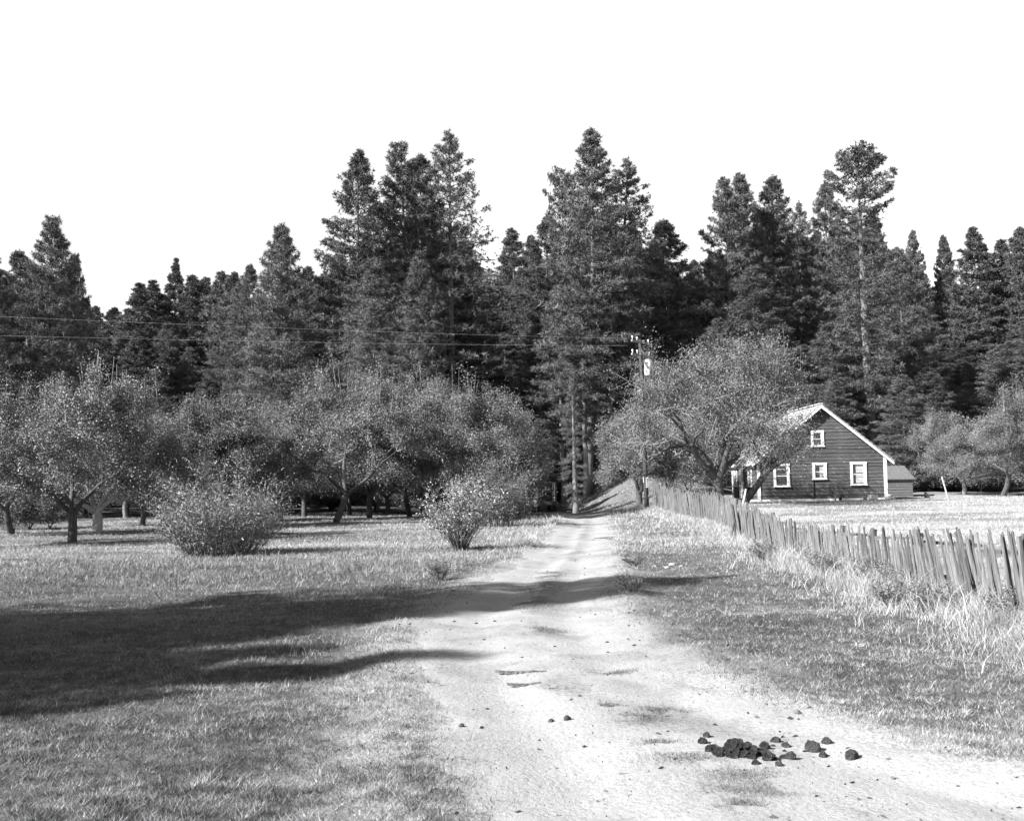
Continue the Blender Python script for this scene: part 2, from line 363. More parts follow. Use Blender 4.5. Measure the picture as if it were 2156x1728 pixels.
# grass growing on the crown of the road
X_ = []; Y_ = []
for px, py, rx, ry in pw:
    n = int(min(9000, 1800+40000*rx*ry/max(py/8, 1))); qx = rng.normal(px, rx*.5, n); qy = rng.normal(py, ry*.5, n)
    kk = fbm(qx*5, qy*5, 90, 2) > .42; X_.append(qx[kk]); Y_.append(qy[kk])
x = np.concatenate(X_); y = np.concatenate(Y_)
blades('track_grass', x, y, .015+.03*rng.random(len(x)), .003+.0003*y, rng.uniform(.0, .5, len(x)), .9, label='dark scrubby grass patches on the crown of the dirt road', zoff=.015)
# fine litter on the dust
n = 2600; x, y = scatter(n, 4.8, 34, 1.5); k = road_out(x, y) < .5; x, y = x[k], y[k]; n = len(x)
sz = (.0018+.008*rng.random(n)**4)*(1+.05*y); an = rng.uniform(0, 6.28, n); z = H(x, y)+.022
V = np.stack([np.stack([x+sz*2*np.cos(an), y+sz*2*np.sin(an), z], -1), np.stack([x-sz*.7*np.sin(an), y+sz*.7*np.cos(an), z+sz], -1),
              np.stack([x-sz*2*np.cos(an), y-sz*2*np.sin(an), z], -1), np.stack([x+sz*.7*np.sin(an), y-sz*.7*np.cos(an), z-.01], -1)], 1)
b = np.arange(n)[:,None]*4
o = obj('ground_litter', raw_mesh('ground_litter', V.reshape(-1, 3), np.concatenate([b+np.array([[0,1,2]]), b+np.array([[0,2,3]])]), np.repeat(rng.uniform(0, .45, n), 4)), M['blade'])
tag(o, 'scattered dark bits of bark and leaf litter on the pale road dust', 'litter', kind='stuff')
n = 16000; x = rng.uniform(4.8, 16, n); y = rng.uniform(84, 121, n)
blades('needle_litter', x, y, rng.uniform(.05, .22, n), rng.uniform(.03, .09, n), np.clip(rng.normal(.35, .25, n), 0, 1), .95, label='dry needle and cone litter covering the pale bank at the road end', cat='litter')
# ------------------------------------------------------------------ conifers
def needles(pts, outd, K, ln, wd, seed):
    r = np.random.default_rng(seed); n = len(pts); P = np.repeat(pts, K, 0); D = np.repeat(outd, K, 0)
    v = r.normal(0, 1, (n*K, 3)); v /= np.linalg.norm(v, axis=1)[:,None]
    v = v+D*.45; v[:,2] += .25; v /= np.linalg.norm(v, axis=1)[:,None]
    L = ln*r.uniform(.55, 1.15, n*K); s = np.cross(v, r.normal(0, 1, (n*K, 3))); s /= np.linalg.norm(s, axis=1)[:,None]+1e-6
    A = P+s*(wd/2); B = P-s*(wd/2); C = P+v*L[:,None]
    T = np.repeat(r.random(n), K*3)*.7+.3*r.random(n*K*3)
    return np.stack([A, B, C], 1).reshape(-1, 3), T
def conifer(kind, Ht, Rm, cb, seed, prof, nb, tuft=1.0, open_=0.0, ln=.38, wd=.042, droop=.15, trunk_r=None, mat='needle'):
    r = np.random.default_rng(seed); rnd = random.Random(seed)
    tr = trunk_r or Ht*.0105
    lx, ly = rnd.uniform(-.25, .25), rnd.uniform(-.25, .25)
    def axis_p(z): t = z/Ht; return Vector((lx*math.sin(t*3.1), ly*math.sin(t*2.6), z))
    seg = []; N = 14
    tb = MB(); pts = [axis_p(Ht*.985*i/N) for i in range(N+1)]; rad = [tr*(1-.93*i/N)**.9*(1.35 if i == 0 else 1) for i in range(N+1)]
    pts[0].z -= .6; tb.tube(pts, rad, 9)
    tips = []; outs = []
    for i in range(nb):
        t = (i+rnd.random())/nb; t = t**.9
        ws = (.62+.35*(1-t))*(1 if kind != 'cone' else .8); z = Ht*(cb+(1-cb)*t)*.985; z = round(z/ws)*ws+rnd.gauss(0, .07); z = min(max(z, .2), Ht*.985); w = prof(t)*(.86+.28*vnoise(np.array([z*.8/ws]), np.array([seed*3.1+math.cos(i*2.399)*.9]), seed)[0])
        if rnd.random() < open_*(1-t*.5): continue
        L = Rm*w*rnd.uniform(.74, 1.12)+.2
        az = i*2.399+rnd.uniform(-.5, .5); dirx, diry = math.cos(az), math.sin(az)
        el = -droop*1.6*(1-t)+.75*t**2+rnd.uniform(-.14, .14); p = axis_p(z); pp = p; nseg = 4; br = max(.012, min(.075, L*.016))
        pts_b = [p]
        for s in range(nseg):
            e = el+(.35+.2*(1-t))*(s/nseg)**1.5
            q = pp+Vector((dirx*math.cos(e), diry*math.cos(e), math.sin(e)))*(L/nseg)
            seg.append((pp, br*(1-s/nseg*.8), q, br*(1-(s+1)/nseg*.8))); pp = q; pts_b.append(q)
        nt = int((8+L*14)*tuft*rnd.uniform(.8, 1.2))
        for k in range(nt):
            a = (rnd.uniform(.0, 1))**.75; a = .22+.78*a if L > .8 else a
            f = a*nseg; j = min(int(f), nseg-1); q = pts_b[j].lerp(pts_b[j+1], f-j)
            sp = L*.30*(1-a*.72)+.06
            side = rnd.gauss(0, 1)*sp
            q2 = q+Vector((-diry*side, dirx*side, rnd.gauss(0, .07+sp*.07)))+Vector((dirx, diry, 0))*rnd.uniform(-.1, .1)
            tips.append(tuple(q2)); outs.append((dirx, diry, .1))
    for k in range(16):
        q = axis_p(Ht*(1-.06*rnd.random())); tips.append(tuple(q)); outs.append((0, 0, 1))
    V, T = needles(np.array(tips), np.array(outs), 12, ln, wd*.85, seed)
    crown = raw_mesh(kind+'_crown', V, np.arange(len(V)).reshape(-1, 3), T); crown.materials.append(M[mat])
    trunk = tb.mesh(kind+'_trunk', True); trunk.materials.append(M['bark_paler' if kind in ('old', 'sparse') else 'bark'])
    bm_ = tubes_np(kind+'_branches', seg, 4); bm_.materials.append(M['bark_dark'])
    return (Ht, Rm, trunk, bm_, crown)
qp = lambda t, a: 1-(1-min(1, (1-t)/a))**2
cone = lambda t: (qp(t, .62)*.97+.03)*(1 if t > .15 else .8+t*1.33)
conew = lambda t: (qp(t, .75)*.96+.04)*(1 if t > .2 else .7+t*1.5)
rnd_top = lambda t: (max(0, 1-t**2.4))**.8*min(1, .6+t*1.8)+.04
bell = lambda t: qp(t, .55)*min(1, .6+t*2)+.03
PR = {
 'cone': [conifer('cone', 20, 2.8, .05, 11, cone, 190, 1.15, .03), conifer('cone', 20, 2.8, .03, 12, conew, 190, 1.1, .06), conifer('cone', 20, 2.8, .06, 13, cone, 180, 1.15, .08)],
 'tall': [conifer('tall', 30, 3.4, .16, 21, bell, 190, .95, .10, ln=.4, wd=.06), conifer('tall', 30, 3.4, .2, 22, cone, 180, .95, .14, ln=.4, wd=.06)],
 'round': [conifer('round', 30, 3.9, .26, 31, rnd_top, 150, 1.0, .12, ln=.42, wd=.065, droop=.05), conifer('round', 30, 3.9, .2, 32, rnd_top, 150, .95, .2, ln=.42, wd=.065, droop=.1)],
 'sparse': [conifer('sparse', 30, 3.5, .26, 41, bell, 170, .62, .2, ln=.38, wd=.055, trunk_r=.36, droop=.3)],
 'old': [conifer('old', 30, 3.3, .2, 51, lambda t: .55+.45*math.sin(t*9)**2 if t > .45 else .6*rnd_top(t)+.25, 118, .92, .2, ln=.42, wd=.07, trunk_r=.44, droop=.2)],
 'fir': [conifer('fir', 24, 2.9, .1, 61, bell, 200, .9, .05, ln=.42, wd=.08, droop=.25, mat='needle_far'), conifer('fir', 24, 2.9, .12, 62, conew, 180, .9, .1, ln=.42, wd=.08, mat='needle_far'),
         conifer('fir', 24, 3.0, .1, 63, rnd_top, 190, .85, .1, ln=.42, wd=.08, mat='needle_far')],
}
def grow(kind, base, ht, width, label, group, lean=0, seed=0, name='pine_tree', cat='pine tree'):
    rnd = random.Random(seed*13+5); pr = PR[kind][seed % len(PR[kind])]
    o = empty(name, base, rnd.uniform(0, 6.28)); sz = ht/pr[0]; sx = width/pr[1]
    o.scale = (sx, sx, sz)
    if lean: o.rotation_euler = (0, lean, 0)
    for nm, me in (('trunk', pr[2]), ('branches', pr[3]), ('crown', pr[4])): obj(nm, me, None, o)
    tag(o, label, cat, group); return o
def conif(kind, px, top, Y, width, label, group='tall conifers standing out on the skyline', bpx=None, seed=None, **kw):
    pt = at(px, top, Y); b = pt if bpx is None else at(bpx, top, Y)
    if bpx is not None: # lean between base and top
        bz = hz(b.x, Y); base = at(bpx, 1010, Y); base.z = bz
        ht = pt.z-bz; lean = math.atan2(pt.x-base.x, ht)
        return grow(kind, (base.x, Y, bz), ht, width, label, group, lean, seed if seed is not None else int(px), **kw)
    # trunk vertical in the world: shift for camera roll
    bz = hz(pt.x, Y); return grow(kind, (pt.x, Y, bz), pt.z-bz, width, label, group, 0, seed if seed is not None else int(px), **kw)
SK = [
 ('cone',110,452,74,2.7,'tall dense pine at the far left, its pointed top highest over the left-hand apple trees',{}),
 ('cone',158,532,80,1.8,'small pointed pine pressed against the right flank of the tall left-hand pine',{}),
 ('tall',42,525,96,3.4,'lighter open pine just behind and left of the tall left-hand pine',{}),
 ('cone',-14,545,72,2.6,'dark pine cut off by the left edge of the picture',{}),
 ('fir',203,645,225,4.0,'tiny distant conifer in the low sky gap right of the tall left-hand pine',{}),
 ('fir',240,648,215,4.5,'tiny distant flat topped conifer in the low sky gap',{}),
 ('fir',268,655,205,3.8,'lowest distant conifer at the right of the low sky gap',{}),
 ('fir',292,598,168,5.2,'rounded far conifer rising at the right side of the low sky gap',{}),
 ('fir',322,592,175,5.0,'far conifer between the sky gap and the thin layered spire',{}),
 ('fir',370,545,176,3.2,'thin far conifer with layered open branches and a dark bare stem',{}),
 ('fir',404,580,172,4.5,'far broad conifer just right of the thin layered spire',{}),
 ('fir',432,584,178,4.2,'far bushy conifer second right of the thin layered spire',{}),
 ('fir',468,572,170,4.8,'far pale conifer with a ragged double head left of the 590 peak'.replace('the 590 peak','the lone mid-left peak'),{}),
 ('fir',492,574,166,3.8,'far conifer with narrow head beside the ragged double headed one',{}),
 ('cone',527,556,140,3.6,'round shouldered pine left of the lone mid-left peak',{}),
 ('cone',591,469,108,3.9,'lone pointed pine peak halfway between left edge and the tallest group',{}),
 ('fir',647,562,160,3.8,'small pale conifer in the dip left of the tallest group',{}),
 ('tall',683,572,135,3.4,'low pine at the left foot of the tallest left-centre group',{}),
 ('tall',757,315,112,4.7,'tall pointed pine, leftmost of the three tallest left-centre pines',{}),
 ('round',843,298,116,5.3,'tall dense round headed pine in the middle of the left-centre group',{}),
 ('round',888,326,121,4.8,'dark pine whose shoulder joins the round headed pine on its right side',{}),
 ('sparse',946,275,117,4.9,'tall open pine with see-through branches, rightmost of the left-centre group',{'bpx':956}),
 ('tall',1075,480,146,5,'pointed pine in the dip between the two tall centre groups',{}),
 ('fir',1120,498,150,3.8,'soft topped conifer just right of the pointed pine in the centre dip',{}),
 ('tall',1152,452,135,4.4,'ragged pine with a low broken shoulder left of the highest centre pine',{}),
 ('old',1183,372,126,2.6,'old broken headed pine with a dark crooked top left of the highest centre pine',{}),
 ('tall',1243,270,113,4.9,'highest centre pine, straight above the end of the dirt road',{'bpx':1237}),
 ('sparse',1322,332,117,4.6,'tall open pine immediately right of the highest centre pine',{'bpx':1291}),
 ('tall',1398,460,122,4.8,'broad pine with rounded head right of centre before the sky gap',{}),
 ('fir',1460,548,180,3.8,'small pale distant conifer in the sky gap right of centre',{}),
 ('round',1524,372,122,4.2,'flat headed pine with visible pale stem at the right of the centre sky gap',{}),
 ('round',1556,363,126,4.2,'pine with twin head just right of the pale stemmed flat headed one',{}),
 ('tall',1624,368,128,4.7,'bushy pointed pine above the broken apple tree by the house',{}),
 ('sparse',1682,424,138,3.4,'thin see-through pine in the notch left of the giant pale trunked pine',{}),
 ('tall',1737,382,128,3.8,'slim pine touching the left side of the giant pale trunked pine',{}),
 ('old',1805,328,98,3.9,'giant old pine with a flat broken top and long pale trunk behind the house roof',{'bpx':1842,'seed':0}),
 ('round',1890,520,118,3.8,'dense low headed pine filling the right side of the giant pale trunked pine',{}),
 ('fir',1920,485,176,2.7,'slender distant spire, first right of the giant pale trunked pine',{}),
 ('fir',1985,496,178,2.9,'slender distant spire, second right of the giant pale trunked pine',{}),
 ('fir',2050,480,160,4.8,'full pointed conifer, third spire right of the giant pale trunked pine',{}),
 ('fir',2110,506,165,5.0,'round headed distant conifer second from the right edge',{}),
 ('fir',2147,480,158,4.4,'narrow headed distant conifer at the right edge of the picture',{}),
]
for kd, px, top, Yd, w, lb, kw in SK: conif(kd, px, top, Yd, w, lb, **kw)
SL = np.array([(-300,560),(0,560),(40,530),(110,455),(150,530),(185,600),(190,650),(270,655),(290,600),(340,595),(370,585),(500,580),(525,560),(555,545),(590,475),(630,550),(650,570),(700,540),(730,400),(757,320),(800,360),(845,300),(890,330),(945,280),(990,400),(1020,540),(1035,570),(1075,485),(1110,500),(1150,460),(1200,380),(1243,275),(1320,335),(1365,460),(1400,465),(1430,565),(1485,560),(1505,400),(1555,368),(1625,370),(1690,450),(1737,385),(1800,340),(1860,400),(1875,530),(1920,500),(1950,565),(1985,520),(2015,575),(2050,500),(2085,560),(2147,500),(2500,520)], float)
def fill(Yd, step, dlo, dhi, kinds, wlo, whi, x0=-260, x1=2420, skip=(), label='', group='', minh=7, maxh=33, seed=1):
    rnd = random.Random(seed); px = x0
    while px < x1:
        px += step*rnd.uniform(.75, 1.25)
        if any(a < px < b for a, b in skip): continue
        top = float(np.interp(px, SL[:,0], SL[:,1]))
        top = max(top, float(np.interp(px-25, SL[:,0], SL[:,1]))-60, float(np.interp(px+25, SL[:,0], SL[:,1]))-60)+rnd.uniform(dlo, dhi)
        Yy = Yd+rnd.uniform(-5, 5)*Yd/120; pt = at(px, top, Yy); bz = hz(pt.x, Yy); ht = pt.z-bz
        if ht < minh: continue
        ht = min(ht, maxh)
        grow(rnd.choice(kinds), (pt.x, Yy, bz), ht, rnd.uniform(wlo, whi)*(.55+.45*min(1, ht/20)), label, group, 0, rnd.randint(0, 50))
G1 = 'conifers packed in the forest wall'
fill(235, 46, 28, 60, ['fir'], 3.6, 4.8, label='pale distant conifer deep in the hillside forest, only its head showing', group=G1, seed=1)
fill(195, 50, 45, 120, ['fir'], 3.6, 4.8, label='pale distant conifer deep in the hillside forest, only its head showing', group=G1, seed=2)
fill(160, 56, 70, 190, ['fir', 'tall', 'cone'], 3.6, 4.6, label='mid-distance conifer in the unbroken forest wall below the skyline trees', group=G1, seed=3)
fill(138, 64, 110, 280, ['tall', 'cone', 'round'], 3.6, 4.6, label='mid-distance conifer in the unbroken forest wall below the skyline trees', group=G1, seed=4)
fill(122, 80, 160, 300, ['cone', 'tall'], 3.4, 4.4, skip=((1150, 1310),), label='mid-distance conifer in the unbroken forest wall below the skyline trees', group=G1, seed=5)
fill(103, 92, 190, 330, ['cone'], 3.2, 4.2, x1=790, label='dense lower pine standing directly behind the orchard trees', group='pines directly behind the orchard', seed=6)
fill(101, 88, 180, 320, ['cone', 'round'], 3.4, 4.4, x0=1350, skip=((1795, 1870),), label='dense lower pine standing directly behind the house and its big apple tree', group='pines directly behind the house', seed=7)
fill(88, 105, 235, 380, ['cone'], 3.0, 3.8, x1=740, label='dense lower pine standing directly behind the orchard trees', group='pines directly behind the orchard', seed=8)
fill(129, 42, 0, 0, ['cone'], 2.8, 3.4, x0=1095, x1=1335, label='dark bushy pine closing the view behind the bare trunks at the road end', group='pines behind the bare trunks', minh=6, maxh=13, seed=9)
fill(121, 60, 200, 330, ['cone'], 2.8, 3.4, x0=1080, x1=1160, label='dark bushy pine closing the view behind the bare trunks at the road end', group='pines behind the bare trunks', minh=6, maxh=16, seed=10)
# the four pale trunks around the end of the road
def trunk_tree(kind, bpx, bpy, Yd, tpx, tpy, w, r, label):
    b = at(bpx, bpy, Yd); b.z = hz(b.x, Yd); t = at(tpx, tpy, Yd); ht = t.z-b.z; pr = PR[kind][0]
    o = empty('pine_tree', b); o.scale = (w/pr[1], w/pr[1], ht/pr[0]); o.rotation_euler = (0, math.atan2(t.x-b.x, ht), 0)
    for nm, me in (('branches', pr[3]), ('crown', pr[4])): obj(nm, me, None, o)
    k = pr[1]/w; mb = MB(); N = 12
    mb.tube([(math.sin(i*1.3)*.03, 0, (pr[0]*.97*i/N) if i else -.5) for i in range(N+1)], [r*k*(1-.9*i/N)*(1.25 if i == 0 else 1) for i in range(N+1)], 12)
    mb.build('trunk', M['bark_paler'], o, True); tag(o, label, 'pine tree', 'pines with bare pale trunks at the end of the road')
PR['stalk'] = [conifer('stalk', 24, 2.6, .24, 71, rnd_top, 120, .9, .1)]
PR['stalklow'] = [conifer('stalklow', 18, 1.9, .1, 72, rnd_top, 90, .8, .1, droop=.35)]
trunk_tree('stalk', 1187, 1052, 116, 1172, 600, 3.0, .32, 'pine with the leftmost bare pale trunk at the end of the road, beside the truck')
trunk_tree('stalk', 1234, 1036, 111, 1222, 540, 2.8, .3, 'pine with a bare pale trunk standing midway up the bank at the road end')
trunk_tree('stalk', 1283, 1017, 113, 1290, 560, 3.2, .36, 'pine with the thickest pale trunk at the top of the bank at the road end')
trunk_tree('stalklow', 1212, 1079, 88, 1204, 800, 1.0, .25, 'small pine with dark lower trunk and drooping boughs right where the road drops away')
# pines out of frame to the left, whose shadows lie over the foreground
SUN_AZ, SUN_EL = R(30), R(34)
sdx, sdy = math.cos(SUN_AZ), math.sin(SUN_AZ)
def shader(tx, ty, ht, w, kind='cone', seed=0):
    d = ht/math.tan(SUN_EL); grow(kind, (tx-sdx*d, ty-sdy*d, hz(tx-sdx*d, ty-sdy*d)), ht, w, 'pine out of the picture at the left whose shadow crosses the foreground', 'pines out of the picture at the left', 0, seed)
for k, (tx, ty, ht, w) in enumerate([(4.1, 21.0, 21, 3.2), (1.8, 18.6, 20, 3.1), (-.6, 16.4, 19, 3.2), (-3.4, 15.4, 19, 3.2), (-5.2, 13.6, 17, 3.0), (-.45, 12.05, 17, 1.8), (-2.2, 12.8, 16, 2.3), (-3.4, 11.9, 15, 2.4), (-5.2, 10.0, 14, 2.8), (-3.0, 13.9, 17, 2.8), (-4.8, 11.8, 15, 2.8), (-7.5, 15.6, 18, 3.4), (-9, 12.4, 17, 3.2)]): shader(tx, ty, ht, w, 'sparse' if k == 0 else 'cone', k)


rr = random.Random(44)
def ring(x0, y0, x1, y1, n, h):  # unseen pines added round the camera to block low sky light
    for i in range(n):
        t = (i+rr.random()*.5)/n; x = x0+(x1-x0)*t+rr.uniform(-3, 3); y = y0+(y1-y0)*t+rr.uniform(-3, 3)
        grow('cone', (x, y, hz(x, y)), h*rr.uniform(.85, 1.1), 5.4, 'unseen pine added round the viewer to hold back low sky light', 'unseen pines added round the viewer against sky light', 0, rr.randint(0, 50))
ring(-62, -46, 60, -50, 17, 30); ring(-64, -54, 62, -58, 17, 32); ring(-78, -40, -84, 62, 14, 31); ring(62, -46, 66, 62, 14, 30)
# ------------------------------------------------------------------ broadleaf trees
def leaf_cloud(name, P, size, seed, jit, mat, per=1, up=.3, shape=1.9):
    r = np.random.default_rng(seed); n0 = len(P); sp_ = np.repeat(r.random(n0), per); P = np.repeat(np.asarray(P, float), per, 0); n = len(P); P = P+r.normal(0, 1, (n, 3))*jit
    nrm = r.normal(0, 1, (n, 3)); nrm[:,2] += up; nrm /= np.linalg.norm(nrm, axis=1)[:,None]
    a = np.cross(nrm, r.normal(0, 1, (n, 3))); a /= np.linalg.norm(a, axis=1)[:,None]+1e-6; b = np.cross(nrm, a)
    s = size*r.uniform(.6, 1.25, n)[:,None]; w = s/shape
    V = np.stack([P-a*s*.5, P+b*w*.5+nrm*s*.08, P+a*s*.5, P-b*w*.5+nrm*s*.08], 1).reshape(-1, 3)
    me = raw_mesh(name, V, np.arange(n*4).reshape(n, 4), np.repeat(.5*sp_+.5*r.random(n)**1.3, 4)); me.materials.append(M[mat]); return me
def broadleaf(name, ht, rad, seed, nleaf=40, mat='apple_leaf', bark='bark_dark', trunk_h=1.3, tr=.2, size=.1, lev=5, sprout=26, drooping=0., lean=(0,0), per_seg=1.0, twiglen=1., twigmat='twig', jit=.16, mint=3, limbs=4, openness=0, skirt=0, low=.95):
    rnd = random.Random(seed); thick = []; thin = []; nodes = []
    def g_(p, d, L, r, lv):
        n = 3 if lv < 3 else 2; q = p
        for s in range(n):
            d = (d+Vector((rnd.gauss(0, .22), rnd.gauss(0, .22), rnd.gauss(0, .16)))).normalized()
            c = q-Vector((0, 0, ht*.55)); e = math.sqrt((c.x/rad)**2+(c.y/rad)**2+(c.z/(ht*.46))**2)
            if e > .95: d = (d-Vector((c.x/rad, c.y/rad, c.z/ht*2)).normalized()*.55).normalized()
            if drooping and lv >= 3: d = (d+Vector((0, 0, -drooping))).normalized()
            if q.z < 1.5: d.z = abs(d.z)+.1; d.normalize()
            q2 = q+d*(L/n); r2 = r*.88
            (thick if lv < 3 else thin).append((q, r, q2, r2)); q = q2; r = r2
            if lv >= mint: nodes.append(q); nodes.append(p.lerp(q, .5))
        if lv >= lev: return
        k = 3 if lv < 2 else (3 if rnd.random() < .65 else 2)
        for i in range(k):
            a = rnd.uniform(0, 6.28); sp = rnd.uniform(.45, .95); o = d.orthogonal().normalized(); o2 = d.cross(o)
            nd = (d+(o*math.cos(a)+o2*math.sin(a))*sp+Vector((0, 0, .12))).normalized()
            g_(q, nd, L*rnd.uniform(.62, .85)*(twiglen if lv+1 >= lev else 1), max(.006, r*.68), lv+1)
    top = Vector((lean[0], lean[1], trunk_h)); mid = top*.5+Vector((rnd.uniform(-.08, .08), 0, 0))
    thick += [(Vector((0, 0, -.3)), tr*1.25, Vector((0, 0, .15)), tr*1.02), (Vector((0, 0, .15)), tr*1.02, mid, tr*.95), (mid, tr*.95, top, tr*.86)]
    for i in range(limbs):
        a = i*6.283/limbs+rnd.uniform(-.4, .4); up = rnd.uniform(.75, 1.6)
        g_(top-Vector((0, 0, rnd.uniform(0, .25))), Vector((math.cos(a), math.sin(a), up)).normalized(), ht*.27*rnd.uniform(.85, 1.15), tr*.6, 1)
    hi = sorted(nodes, key=lambda q: -q.z)[:max(60, len(nodes)//5)]
    for k in range(sprout):
        p = rnd.choice(hi); L = rnd.uniform(.4, 1.0)**1.3*1.9; q = p+Vector((rnd.gauss(0, .12), rnd.gauss(0, .12), L)); thin.append((p, .012, q, .006))
        for j in range(6): nodes.append(p.lerp(q, j/5)); 
    P = [tuple(q) for q in nodes if rnd.random() > openness and (mat in ('pale_leaf',) or vnoise(np.array([q.x*1.15+seed+q.z*.3]), np.array([q.y*1.15+q.z*1.25]), 8)[0] > .34)]
    for k in range(skirt):           # outer and hanging leaf sprays so that the crown closes
        a = rnd.uniform(0, 6.28); e = rnd.uniform(-.75, 1.2); rr_ = rnd.uniform(.6, 1.0)*(1+.17*math.sin(a*3+seed)+.15*math.sin(a*5+e*5+seed*2))
        q = Vector((math.cos(a)*math.cos(e)*rad*rr_, math.sin(a)*math.cos(e)*rad*rr_, ht*.52+math.sin(e)*ht*.44*rr_))
        if q.z < low: q.z = low+rnd.random()*.5
        w_ = vnoise(np.array([q.x*.9+seed]), np.array([q.y*.9+q.z*1.3]), 4)[0]
        if w_ < .47: continue
        b_ = min(nodes[::7], key=lambda m_: (m_-q).length)
        if (b_-q).length > 1.5: continue
        thin.append((b_, .012, q, .005)); P.append(tuple(q)); P.append(tuple(b_.lerp(q, .6)))
    crown = leaf_cloud(name+'_crown', P, size, seed, jit, mat, nleaf)
    tk = tubes_np(name+'_trunk', thick, 8); tk.materials.append(M[bark])
    tn_ = tubes_np(name+'_twigs', thin, 3); tn_.materials.append(M[twigmat])
    return (ht, rad, tk, tn_, crown)
AP = [broadleaf('apple', 6.4, 2.7, 155, 62, jit=.18, size=.08, mint=2, tr=.14, skirt=600, trunk_h=1.0, limbs=5, sprout=70, low=.7, lean=(.3, .1)), broadleaf('apple', 6.4, 3.6, 166, 62, bark='bark_dark', jit=.17, size=.08, mint=2, tr=.15, skirt=650, trunk_h=1.5, limbs=3, sprout=45, lean=(-.5, .2)), broadleaf('apple', 6.4, 3.4, 101, 62, jit=.17, size=.08, mint=2, tr=.15, skirt=900, low=.8, sprout=60), broadleaf('apple', 6.4, 3.5, 102, 62, jit=.17, size=.08, mint=2, tr=.15, skirt=700), broadleaf('apple', 6.4, 3.3, 108, 62, bark='bark', jit=.17, size=.08, mint=2, tr=.15, skirt=700)]
APW = broadleaf('apple_white', 6.0, 3.2, 104, 30, bark='bark_pale', tr=.22, jit=.24, skirt=600)  # sunlight on this trunk painted in as pale bark
def place_tree(pr, px, py, Yd, ht, w, label, group='apple trees of the old orchard', rz=0., name='apple_tree', cat='apple tree', lean=0):
    b = ground(px, py) if Yd is None else at(px, py, Yd)
    ht *= .88 if name == 'apple_tree' and ht < 8 else 1
    z = hz(b.x, b.y); o = empty(name, (b.x, b.y, z-.03), rz); o.scale = (w/pr[1], w/pr[1], ht/pr[0])
    for nm, me in (('trunk', pr[2]), ('twigs', pr[3]), ('crown', pr[4])): obj(nm, me, None, o)
    tag(o, label, cat, group); return o
place_tree(AP[2], 152, 1141, 39, 6.3, 3.5, 'large dark trunked apple tree at the left edge with upright shoots on top', rz=.4)
place_tree(AP[1], 22, 1112, 46, 5.6, 3.2, 'apple tree half cut by the left edge, thin pale stem beside the dark trunk', rz=2)
place_tree(APW, 203, 1118, 47, 5.4, 3.1, 'apple tree with a sunlit pale forked trunk behind the dark trunked one', rz=1)
place_tree(AP[4], 300, 1096, 58, 5.6, 3.3, 'shaded apple tree between the sunlit pale trunk and the willow bush', rz=3)
place_tree(AP[0], 445, 1105, 51, 5.8, 2.9, 'upright apple tree rising behind the big willow bush', rz=2.4)
place_tree(AP[4], 590, 1088, 60, 6.4, 3.4, 'apple tree with a split pale stem right behind the willow bush', rz=.9)
place_tree(AP[1], 708, 1101, 54.5, 7.3, 3.9, 'tall apple tree with a bright forked leaning trunk in the middle of the orchard', rz=4.3)
place_tree(AP[3], 778, 1087, 62, 7.6, 3.8, 'apple tree with a slim v shaped trunk just right of the bright forked one', rz=5)
place_tree(AP[1], 862, 1083, 64, 7.4, 3.8, 'apple tree with a thick leaning trunk left of the low black arch', rz=1.5)
place_tree(AP[2], 985, 1080, 60, 7.5, 4.2, 'broad bright crowned apple tree above the vase shaped shrub', rz=3.6)
place_tree(AP[0], 1048, 1078, 68, 6.2, 2.7, 'apple tree reaching toward the truck at the right end of the orchard', rz=.2)
for i, px in enumerate((-120, -60, 80, 180, 265, 370, 500, 640, 735, 815, 925, 1020)):
    place_tree(AP[i % 5], px, 1070, 72+(i*37 % 7), 6.4+(i*13 % 5)*.3, 3.8, 'shaded apple tree in the back row of the orchard under the pines', group='apple trees in the shaded back row', rz=i*1.7)
place_tree(AP[1], 2112, 1047, 76, 7.0, 4.2, 'apple tree with pale stems at the right edge of the meadow', rz=2.2)
place_tree(AP[2], 2190, 1047, 79, 7.0, 3.8, 'apple tree half cut by the right edge behind the meadow', rz=.5)
place_tree(AP[4], 2030, 1050, 84, 6.2, 3.6, 'shaded apple tree behind the leaning pole at the right', rz=4)
CED = broadleaf('cedar', 9, 3.0, 120, 22, skirt=1300, low=.25, mat='pale_leaf', size=.12, trunk_h=1.4, tr=.25, drooping=.28, sprout=10, jit=.2)
CED2 = CED[:4]+(CED[4].copy(),); CED2[4].materials[0] = M['apple_leaf']
for px, top, Yd, w_, lb in ((1897, 790, 93, 2.7, 'bushy dark pine right behind the small shed roof'), (1948, 775, 97, 3.0, 'bushy dark pine behind the wooden stump right of the shed'), (1760, 800, 96, 2.6, 'bushy dark pine rising directly behind the ridge of the house')):
    conif('cone', px, top, Yd, w_, lb, 'bushy pines close behind the house')
place_tree(CED2, 1990, 1048, 98, 7.2, 3.4, 'feathery broad tree between the bushy pines and the apple tree at the right edge', 'feathery trees near the house', 3, 'broadleaf_tree', 'tree')
place_tree(CED, 1345, 1050, 76, 6.6, 2.9, 'pale feathery tree between the bank and the utility pole', 'feathery trees near the house', 2, 'broadleaf_tree', 'tree')
place_tree(CED, 1410, 1050, 74, 6.3, 2.9, 'pale feathery tree right behind the utility pole', 'feathery trees near the house', 5, 'broadleaf_tree', 'tree')
place_tree(CED, 1082, 1072, 92, 6.6, 2.4, 'pale feathery tree overhanging the left side of the truck', 'feathery trees near the truck', 4, 'broadleaf_tree', 'tree')
